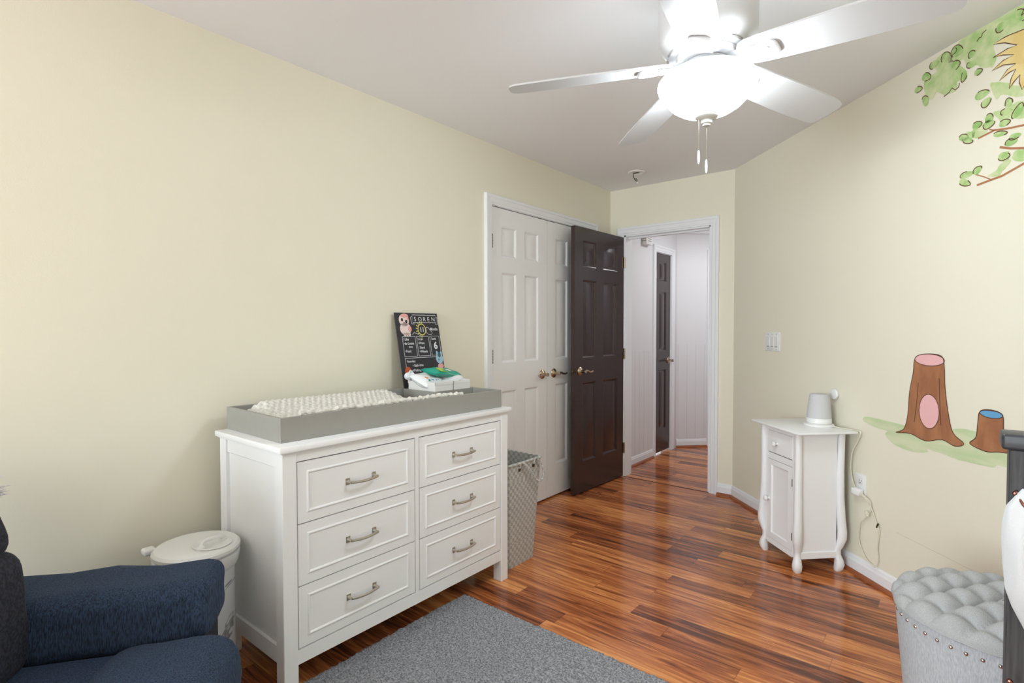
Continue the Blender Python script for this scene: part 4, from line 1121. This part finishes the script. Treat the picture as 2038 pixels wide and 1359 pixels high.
mb = MB(); e1 = [(1.672 + 0.074 * cos(2 * PI * i / 24), 1.125 + 0.026 * sin(2 * PI * i / 24)) for i in range(24)]; mb.prism(e1, -0.0019, -0.0015); mb.build('painted_cut_face', M['pinkpaint'], Mg, smooth=0); mb = MB()
e3 = [(1.675 + 0.05 * cos(2 * PI * i / 24), 0.90 + 0.075 * sin(2 * PI * i / 24)) for i in range(24)]; mb.prism(e3, -0.0019, -0.0015)
mb.build('painted_hollow', M['pinkpaint'], Mg, smooth=0)
mb = MB(); e2 = [(1.949 + 0.045 * cos(2 * PI * i / 24), 0.932 + 0.016 * sin(2 * PI * i / 24)) for i in range(24)]; mb.prism(e2, -0.0019, -0.0015); mb.build('painted_blue_face', M['bluepaint'], Mg, smooth=0)
mb = MB()
for q in (o1, o2, e1, e2, e3): strip(mb, q, 0.0032, y=-0.0022, closed=True)
strip(mb, [(1.60, 0.84), (1.612, 0.93), (1.618, 1.02)], 0.0028, y=-0.0022); strip(mb, [(1.735, 0.85), (1.727, 0.95), (1.722, 1.05)], 0.0028, y=-0.0022)
mb.build('stump_outlines', M['outline'], Mg, smooth=0)

# ------------------------------------------------------------------ tufted ottoman
Ot = thing('storage_ottoman', 'round grey linen ottoman with a tufted lid and a row of nailheads', 'ottoman', (2.415, 2.098, 0))
RO = 0.258
MB().lathe([(0.001, 0.012), (0.205, 0.012), (0.222, 0.015), (0.224, 0.05), (RO - 0.012, 0.30), (RO - 0.004, 0.385), (RO - 0.003, 0.418), (RO - 0.012, 0.422), (0.001, 0.422)], 64).build('body', M['linenside'], Ot)
for a in (45, 135, 225, 315):
    MB().lathe([(0.001, 0), (0.018, 0), (0.02, 0.013), (0.001, 0.013)], 16, Matrix.Translation((0.17 * cos(R(a)), 0.17 * sin(R(a)), 0))).build('foot', M['black'], Ot)
SPC = 0.085
def otz(x, y):
    c_, s_ = cos(R(10)), sin(R(10))
    a = (x * c_ + y * s_) / SPC; b = (-x * s_ + y * c_) / (SPC * 1.0)
    p, q = (a + b) * 0.7071, (a - b) * 0.7071
    p += 0.25; q += 0.25
    fp, fq = abs(sin(PI * p)), abs(sin(PI * q))
    return (fp ** 0.5) * (fq ** 0.5), min(fp, fq)
def otf(u, v):
    a = 2 * PI * u; r_ = RO * 1.015 * v
    x, y = r_ * cos(a), r_ * sin(a)
    h, cr = otz(x, y)
    dome = 0.056 * (1 - v ** 6) ** 0.5
    z = 0.424 + dome * (0.40 + 0.68 * h) if v < 1 else 0.424
    bul = 1 + 0.02 * h if v > 0.85 else 1
    return (x * bul, y * bul, z)
mb = MB().grid(lambda u, v: otf(u, max(v, 0.002) ** 0.8), 200, 90, cu=True)
mb.lathe([(0.001, 0.424), (RO * 1.015, 0.424), (RO * 1.0, 0.4225), (0.001, 0.4225)], 64)
o = mb.build('tufted_lid', M['linen'], Ot, smooth=0)
for p in o.data.polygons: p.use_smooth = True
nl = MB().lathe([(0.001, 0.0045), (0.003, 0.004), (0.0052, 0.0022), (0.006, 0.0)], 12, cap=False).build('nailhead', M['nail'], Ot)
NN = 46
def npos(k_):
    a = 2 * PI * k_ / NN
    return a, Vector(((RO - 0.0045) * cos(a), (RO - 0.0045) * sin(a), 0.396))
for k_ in range(NN):
    a, p = npos(k_)
    q = nl if k_ == 0 else nl.copy()
    if k_: C.objects.link(q); q.parent = Ot
    q.location = p; q.rotation_euler = (0, R(90), a)

# ------------------------------------------------------------------ bed end with blanket
Bd = thing('bed_headboard', 'dark weathered wood bed end with a thick cap at the right edge', 'bed', (2.381, 1.475, 0))
BX = 0.575
MB().box(-0.012, BX, -0.012, 0.062, 1.018, 1.05, 0.006, 3).build('cap_rail', M['darkwoodcap'], Bd)
MB().box(0.0, 0.075, 0.0, 0.05, 0.0, 1.018, 0.002, 1).build('post', M['darkwood'], Bd)
MB().box(BX - 0.09, BX - 0.015, 0.0, 0.05, 0.0, 1.018, 0.002, 1).build('post', M['darkwood'], Bd)
mb = MB()
for i in range(5): mb.box(0.075, BX - 0.09, 0.012, 0.036, 0.30 + i * 0.143, 0.30 + (i + 1) * 0.143 - 0.003)
mb.build('plank_panel', M['darkwood'], Bd, smooth=0)
for x, z in ((0.011, 0.93), (0.008, 0.545)):
    MB().lathe([(0.001, 0.006), (0.004, 0.005), (0.0055, 0.0)], 12, Matrix.Translation((x, 0.0, z)) @ Matrix.Rotation(R(90), 4, 'X'), cap=False).build('screw', M['screw'], Bd)
MB().tube(smooth_path([(0.012, 0.0, 0.935), (0.016, -0.02, 0.925), (0.022, -0.035, 0.915), (0.028, -0.042, 0.925)]), 0.003, 8).build('hook', M['screw'], Bd)
Bl = thing('blanket', 'white knit blanket hanging from the hook on the dark bed end', 'blanket', (2.381, 1.475, 0))
SIL = [(0.020, 0.944), (0.008, 0.925), (-0.004, 0.905), (-0.009, 0.871), (-0.010, 0.836), (-0.007, 0.786), (-0.003, 0.737), (0.007, 0.705), (0.026, 0.664), (0.06, 0.60)]
def sil(z):
    for (x0, z0), (x1, z1) in zip(SIL, SIL[1:]):
        if z1 <= z <= z0: return x0 + (x1 - x0) * (z0 - z) / (z0 - z1)
    return SIL[-1][0] if z < SIL[-1][1] else SIL[0][0]
def blf(u, v):
    z = 0.944 - 0.344 * v
    xl = sil(z); xr = 0.34 - 0.16 * (1 - v) ** 2 * 0.9
    th = 2 * PI * u
    cx_ = (xl + xr) / 2; hw_ = (xr - xl) / 2
    x = cx_ - hw_ * cos(th)
    fold = 0.014 * sin(x * 95 + z * 16) + 0.006 * sin(x * 210 - z * 25)
    dep = 0.006 + 0.05 * sin(PI * min(1, 0.15 + v * 0.9)) ** 0.7
    y = -0.008 - (dep * abs(sin(th)) ** 0.7 + fold * abs(sin(th)) if sin(th) > 0 else 0.0)
    return (x, min(y, -0.004), z + (0.01 * sin(x * 40) if v > 0.95 else 0))
mb = MB().grid(blf, 120, 60, cu=True)
mb.build('blanket_cloth', M['cloth'], Bl, smooth=70)

# ------------------------------------------------------------------ ceiling fixture box left open
Sm = thing('detector_mount', 'round white detector mounting plate on the ceiling with a dangling black wire', 'mount', (0.437, 3.752, HC))
MB().lathe([(0.001, -0.001), (0.062, -0.001), (0.0635, -0.004), (0.061, -0.008), (0.05, -0.009), (0.046, -0.006), (0.034, -0.006), (0.001, -0.006)], 40).build('mounting_plate', M['plasticwhite'], Sm)
mb = MB().box(-0.022, 0.022, -0.012, 0.012, -0.0075, -0.006); mb.build('wire_opening', M['black'], Sm, smooth=0)
mb = MB().tube(smooth_path([(-0.02, -0.010, -0.007), (-0.018, -0.012, -0.03), (-0.006, -0.014, -0.058), (0.012, -0.016, -0.075)]), 0.0028, 8)
mb.tube(smooth_path([(-0.006, -0.014, -0.055), (0.006, -0.014, -0.056), (0.013, -0.016, -0.066), (0.017, -0.018, -0.082)]), 0.0024, 8)
mb.build('wire', M['black'], Sm)
MB().box(0.012, 0.024, -0.024, -0.012, -0.092, -0.080, 0.002, 1).build('connector', M['plasticwhite'], Sm)

# ------------------------------------------------------------------ ceiling fan
FC = Vector((1.645, 1.814, 0))
Fn = thing('ceiling_fan', 'white five blade ceiling fan with a lit frosted bowl light', 'ceiling fan', (FC.x, FC.y, HC))
def zc(p): return [(r_, z - HC) for r_, z in p]
MB().lathe(zc([(0.001, 2.168), (0.118, 2.168), (0.128, 2.172), (0.133, 2.186), (0.146, 2.200), (0.156, 2.222), (0.1575, 2.25), (0.1575, 2.385), (0.154, 2.388), (0.154, 2.391), (0.1575, 2.394), (0.155, 2.415), (0.14, 2.44), (0.001, 2.44)]), 64).build('motor_housing', M['fanwhite'], Fn, smooth=40)
mb = MB()
for k_ in range(10):
    a0 = 2 * PI * k_ / 10; pts = [(0.126 * cos(a0 + t_), 0.126 * sin(a0 + t_), 2.1705 - HC) for t_ in [i * 0.05 for i in range(8)]]
    mb.tube(pts, 0.004, 6)
mb.build('vent_slots', M['traygrey'], Fn)
MB().lathe(zc([(0.001, 2.146), (0.095, 2.146), (0.10, 2.150), (0.10, 2.166), (0.001, 2.166)]), 48).build('flywheel', M['fanwhite'], Fn)
MB().lathe(zc([(0.001, 2.106), (0.066, 2.106), (0.070, 2.110), (0.070, 2.145), (0.001, 2.145)]), 40).build('switch_housing', M['fanwhite'], Fn)
MB().lathe(zc([(0.130, 2.1055), (0.148, 2.094), (0.157, 2.082), (0.1585, 2.072), (0.155, 2.060), (0.146, 2.044), (0.132, 2.026), (0.112, 2.005), (0.086, 1.988), (0.055, 1.976), (0.030, 1.972), (0.001, 1.9715)]), 56, cap=False).build('light_bowl', M['bowl'], Fn, smooth=80)
MB().lathe(zc([(0.001, 1.970), (0.036, 1.970), (0.037, 1.966), (0.030, 1.960), (0.019, 1.956), (0.017, 1.946), (0.012, 1.944), (0.012, 1.938), (0.001, 1.936)]), 32).build('finial', mat('finial_enamel', (205, 205, 200), 0.4), Fn)
MB().lathe(zc([(0.058, 2.112), (0.058, 2.118), (0.09, 2.1165), (0.130, 2.1065), (0.132, 2.1045), (0.130, 2.103)]), 56, cap=False).build('bowl_fitter', M['fanwhite'], Fn, smooth=60)
TILT = math.tan(R(13))
def blade_pt(r_, w_):
    return (r_, w_, 2.140 - 0.067 * r_ - TILT * w_ - HC)
OUT = [(0.108, 0.030), (0.118, 0.046), (0.140, 0.056), (0.18, 0.061), (0.24, 0.0645), (0.32, 0.068), (0.42, 0.0705), (0.52, 0.0705), (0.60, 0.0685), (0.63, 0.066), (0.648, 0.060), (0.658, 0.048), (0.662, 0.030), (0.663, 0.0)]
def blade_mesh():
    mb = MB(); prof = OUT
    K = len(prof); vs = []; fs = []; J = 9
    for th in (0.0, 0.006):
        for r_, hw_ in prof:
            for j in range(J):
                w_ = (j / (J - 1) * 2 - 1) * max(hw_, 0.0008)
                x, y, z = blade_pt(r_, w_); vs.append((x, y, z + th))
    def id_(s, k_, j): return s * K * J + k_ * J + j
    for k_ in range(K - 1):
        for j in range(J - 1):
            fs.append((id_(0, k_, j), id_(0, k_, j + 1), id_(0, k_ + 1, j + 1), id_(0, k_ + 1, j)))
            fs.append((id_(1, k_, j), id_(1, k_ + 1, j), id_(1, k_ + 1, j + 1), id_(1, k_, j + 1)))
        for j in (0, J - 1): fs.append((id_(0, k_, j), id_(0, k_ + 1, j), id_(1, k_ + 1, j), id_(1, k_, j)))
    for k_ in (0, K - 1):
        for j in range(J - 1): fs.append((id_(0, k_, j), id_(0, k_, j + 1), id_(1, k_, j + 1), id_(1, k_, j)))
    return mb.add(vs, fs)
def bracket_mesh():
    mb = MB()
    rc_ = 0.190                                   # raised rounded ring under the blade root
    loop = []
    for k_ in range(28):
        a = 2 * PI * k_ / 28
        cx_ = abs(cos(a)) ** 0.55 * (1 if cos(a) >= 0 else -1); sy_ = abs(sin(a)) ** 0.55 * (1 if sin(a) >= 0 else -1)
        loop.append((rc_ + 0.031 * cx_, 0.030 * sy_ * (1.0 if cx_ > 0 else 0.85)))
    pts = []
    for r_, w_ in loop:
        x, y, z = blade_pt(r_, w_); pts.append((x, y, z - 0.005))
    mb.tube(pts, 0.0065, 8, closed=True)
    # arm from the flywheel
    vs = []; fs = []
    path = [(0.070, 0.026, 2.150), (0.095, 0.022, 2.146), (0.125, 0.030, 2.131), (0.15, 0.034, 2.126), (0.165, 0.030, 2.1255)]
    for r_, hw_, z in path:
        for w_ in (-hw_, hw_):
            zz = blade_pt(r_, w_)[2] - 0.004 if r_ > 0.11 else z - HC
            vs += [(r_, w_, zz - 0.005), (r_, w_, zz)]
    for k_ in range(len(path) - 1):
        b = k_ * 4
        for i, j in ((0, 2), (2, 3), (3, 1), (1, 0)): fs.append((b + i, b + j, b + 4 + j, b + 4 + i))
    fs.append((0, 1, 3, 2)); b = (len(path) - 1) * 4; fs.append((b, b + 2, b + 3, b + 1))
    mb.add(vs, fs)
    x, y, z = blade_pt(0.182, 0)
    mb.lathe([(0.001, 0.004), (0.012, 0.004), (0.013, 0.0), (0.012, -0.006), (0.001, -0.008)], 16, Matrix.Translation((x, y, z - 0.004)))
    return mb
bl0 = blade_mesh().build('blade', M['fanblade'], Fn, smooth=30)
br0 = bracket_mesh().build('blade_bracket', M['fanwhite'], bl0, smooth=40)
for k_ in range(5):
    b_ = bl0 if k_ == 0 else bl0.copy()
    if k_:
        C.objects.link(b_); b_.parent = Fn
        q = br0.copy(); C.objects.link(q); q.parent = b_
    b_.rotation_euler = (0, 0, R(211 - 72 * k_))
for (x, y, z0, z1, z2) in ((-0.020, -0.016, 1.975, 1.857, 1.812), (0.0, 0.0, 1.936, 1.826, 1.782)):
    mb = MB(); n_ = 40
    mb.tube([(x, y, z0 - HC + (z1 - z0) * i / n_) for i in range(n_ + 1)], 0.0014, 6, rad=[0.0019 if i % 2 else 0.0009 for i in range(n_ + 1)])
    ch = mb.build('pull_chain', M['nickel'], Fn)
    MB().lathe([(0.0008, z1 - HC), (0.003, z1 - 0.003 - HC), (0.0045, (z1 + z2) / 2 - HC), (0.0035, z2 + 0.006 - HC), (0.002, z2 - HC), (0.0008, z2 - 0.001 - HC)], 14, Matrix.Translation((x, y, 0))).build('chain_fob', M['plasticwhite'], ch)
